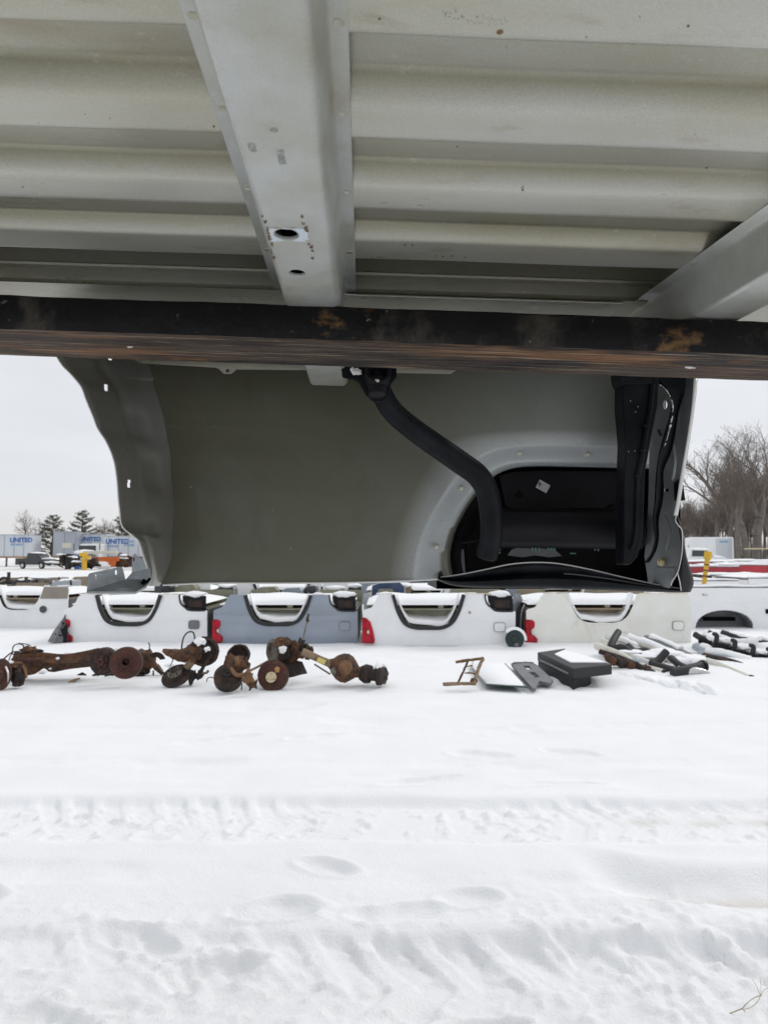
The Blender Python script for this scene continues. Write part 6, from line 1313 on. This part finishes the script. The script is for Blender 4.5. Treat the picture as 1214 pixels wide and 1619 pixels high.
put_tree(tA, 1180, 80, 'bare tree seen between the two nearest trunks', GR, 1.0, 1.3)
put_tree(tB, 1143, 66, 'spreading bare tree over the white van', GR, .98, 4.0)
put_tree(tB, 1120, 74, 'bare tree rising left of the white van roof', GR, .80, 5.2)
put_tree(tA, 1158, 84, 'bare tree behind the white van, between slender trunks', GR, 1.15, 2.6)
put_tree(tB, 1245, 58, 'bare tree beyond the right edge with limbs reaching in', GR, .95, 3.3)
rg = random.Random(77); nth = 0
for k in range(60):
    px = 1072 + (k % 30) * 6.2 + rg.uniform(-4, 4); Y_ = (88, 104)[k // 30] + rg.uniform(-6, 6); sc_ = rg.uniform(.85, 1.3) + (.35 if px > 1150 else .05)
    put_tree(tC, px, Y_, 'thin bare tree in the brown thicket behind the white van', 'thin trees of the thicket at right', sc_, rg.uniform(0, 6.28), k == 0)
tD, _ = bare_tree('bare_tree', 21, 8, 1.2, .22, 5, lean=.05)
put_tree(tD, 40, 112, 'round bare tree behind the leftmost lettered trailer', 'bare trees at left', 1.15, 0, True)
put_tree(tD, 168, 118, 'bare tree between the second and third pines', 'bare trees at left', 1.0, 2.0)
put_tree(tC, 180, 116, 'thin bare tree left of the wheelhouse edge', 'bare trees at left', .95, 1.0)
put_tree(tC, 160, 122, 'thin bare tree just right of the second pine', 'bare trees at left', .9, 3.0)
# undergrowth
mb = MB()
for k in range(5200):
    x = rg.uniform(0, 30); y = rg.uniform(-4, 8); h = rg.uniform(.6, 3.6) * (1 if rg.random() < .6 else .6); a = rg.gauss(0, .35); w = rg.uniform(.012, .03)
    p = Vector((x, y, 0)); q = p + Vector((a * h, rg.gauss(0, .2), h)); m_ = p.lerp(q, .5) + Vector((rg.gauss(0, .1), 0, 0))
    mb.add([p + Vector((-w, 0, 0)), p + Vector((w, 0, 0)), m_ + Vector((w * .7, .0, 0)), q, m_ + Vector((-w * .7, 0, 0))], [(0, 1, 2, 4), (4, 2, 3)])
u_ = mb.build('undergrowth', M['twig'], None, merge=False); u_.location = ((1070 - 607) / F * 84, 84, 0); tag(u_, 'brown brushy undergrowth at the foot of the wood', 'undergrowth', kind='stuff')
def pine(seed, H, R, bare=.15):
    rg = random.Random(seed); tr = MB(); fo = MB(); br = MB()
    tr.tube([(0, 0, -.2), (.05, 0, H * .5), (0, 0, H)], [.20, .13, .03], 7)
    n = 46
    for i in range(n):
        t = i / n; z = H * (bare + (1 - bare) * t); ln = R * (1 - t) ** .75 * rg.uniform(.55, 1.15) + .25; a = i * 2.4 + rg.uniform(-.4, .4)
        d = Vector((math.cos(a), math.sin(a), 0)); p0 = Vector((0, 0, z)); P_ = [p0 + d * ln * s_ + Vector((0, 0, ln * (.28 * s_ * s_ - .05 * s_))) for s_ in (0, .35, .7, 1)]
        br.tube(P_, [.05, .035, .025, .01], 4)
        m_ = int(22 * ln) + 10
        for k in range(m_):
            s_ = rg.uniform(.22, 1.05); c = p0 + d * ln * s_ + Vector((0, 0, ln * (.28 * s_ * s_ - .05 * s_))) + Vector((rg.gauss(0, .17), rg.gauss(0, .17), rg.gauss(.04, .09)))
            for _ in range(5):
                v = Vector((rg.gauss(0, 1) + d.x * .8, rg.gauss(0, 1) + d.y * .8, rg.gauss(.5, .6))).normalized() * rg.uniform(.16, .34); u = v.cross(Vector((rg.gauss(0, 1), rg.gauss(0, 1), rg.gauss(0, 1)))).normalized() * .030
                fo.add([c - u, c + u, c + v], [(0, 1, 2)])
    r = bpy.data.objects.new('pine_tree', None); COL.objects.link(r)
    tr.build('trunk', M['bark'], r, smooth=True); br.build('limbs', M['bark'], r); fo.build('crown', M['needle'], r, merge=False); return r
PG_ = 'pines behind the trailers'
pn1, pn2 = pine(2, 8.0, 4.2), pine(5, 8.6, 4.3)
put_tree(pn1, 84, 112, 'left pine behind the grey trailer', PG_, .98, 0, True); put_tree(pn2, 130, 110, 'taller middle pine behind the white tractor', PG_, .98, 0, True); put_tree(pn1, 197, 112, 'right pine mostly hidden by the wheelhouse', PG_, 1.0, 2.5)
# low brown hedge line along the far left edge of the yard
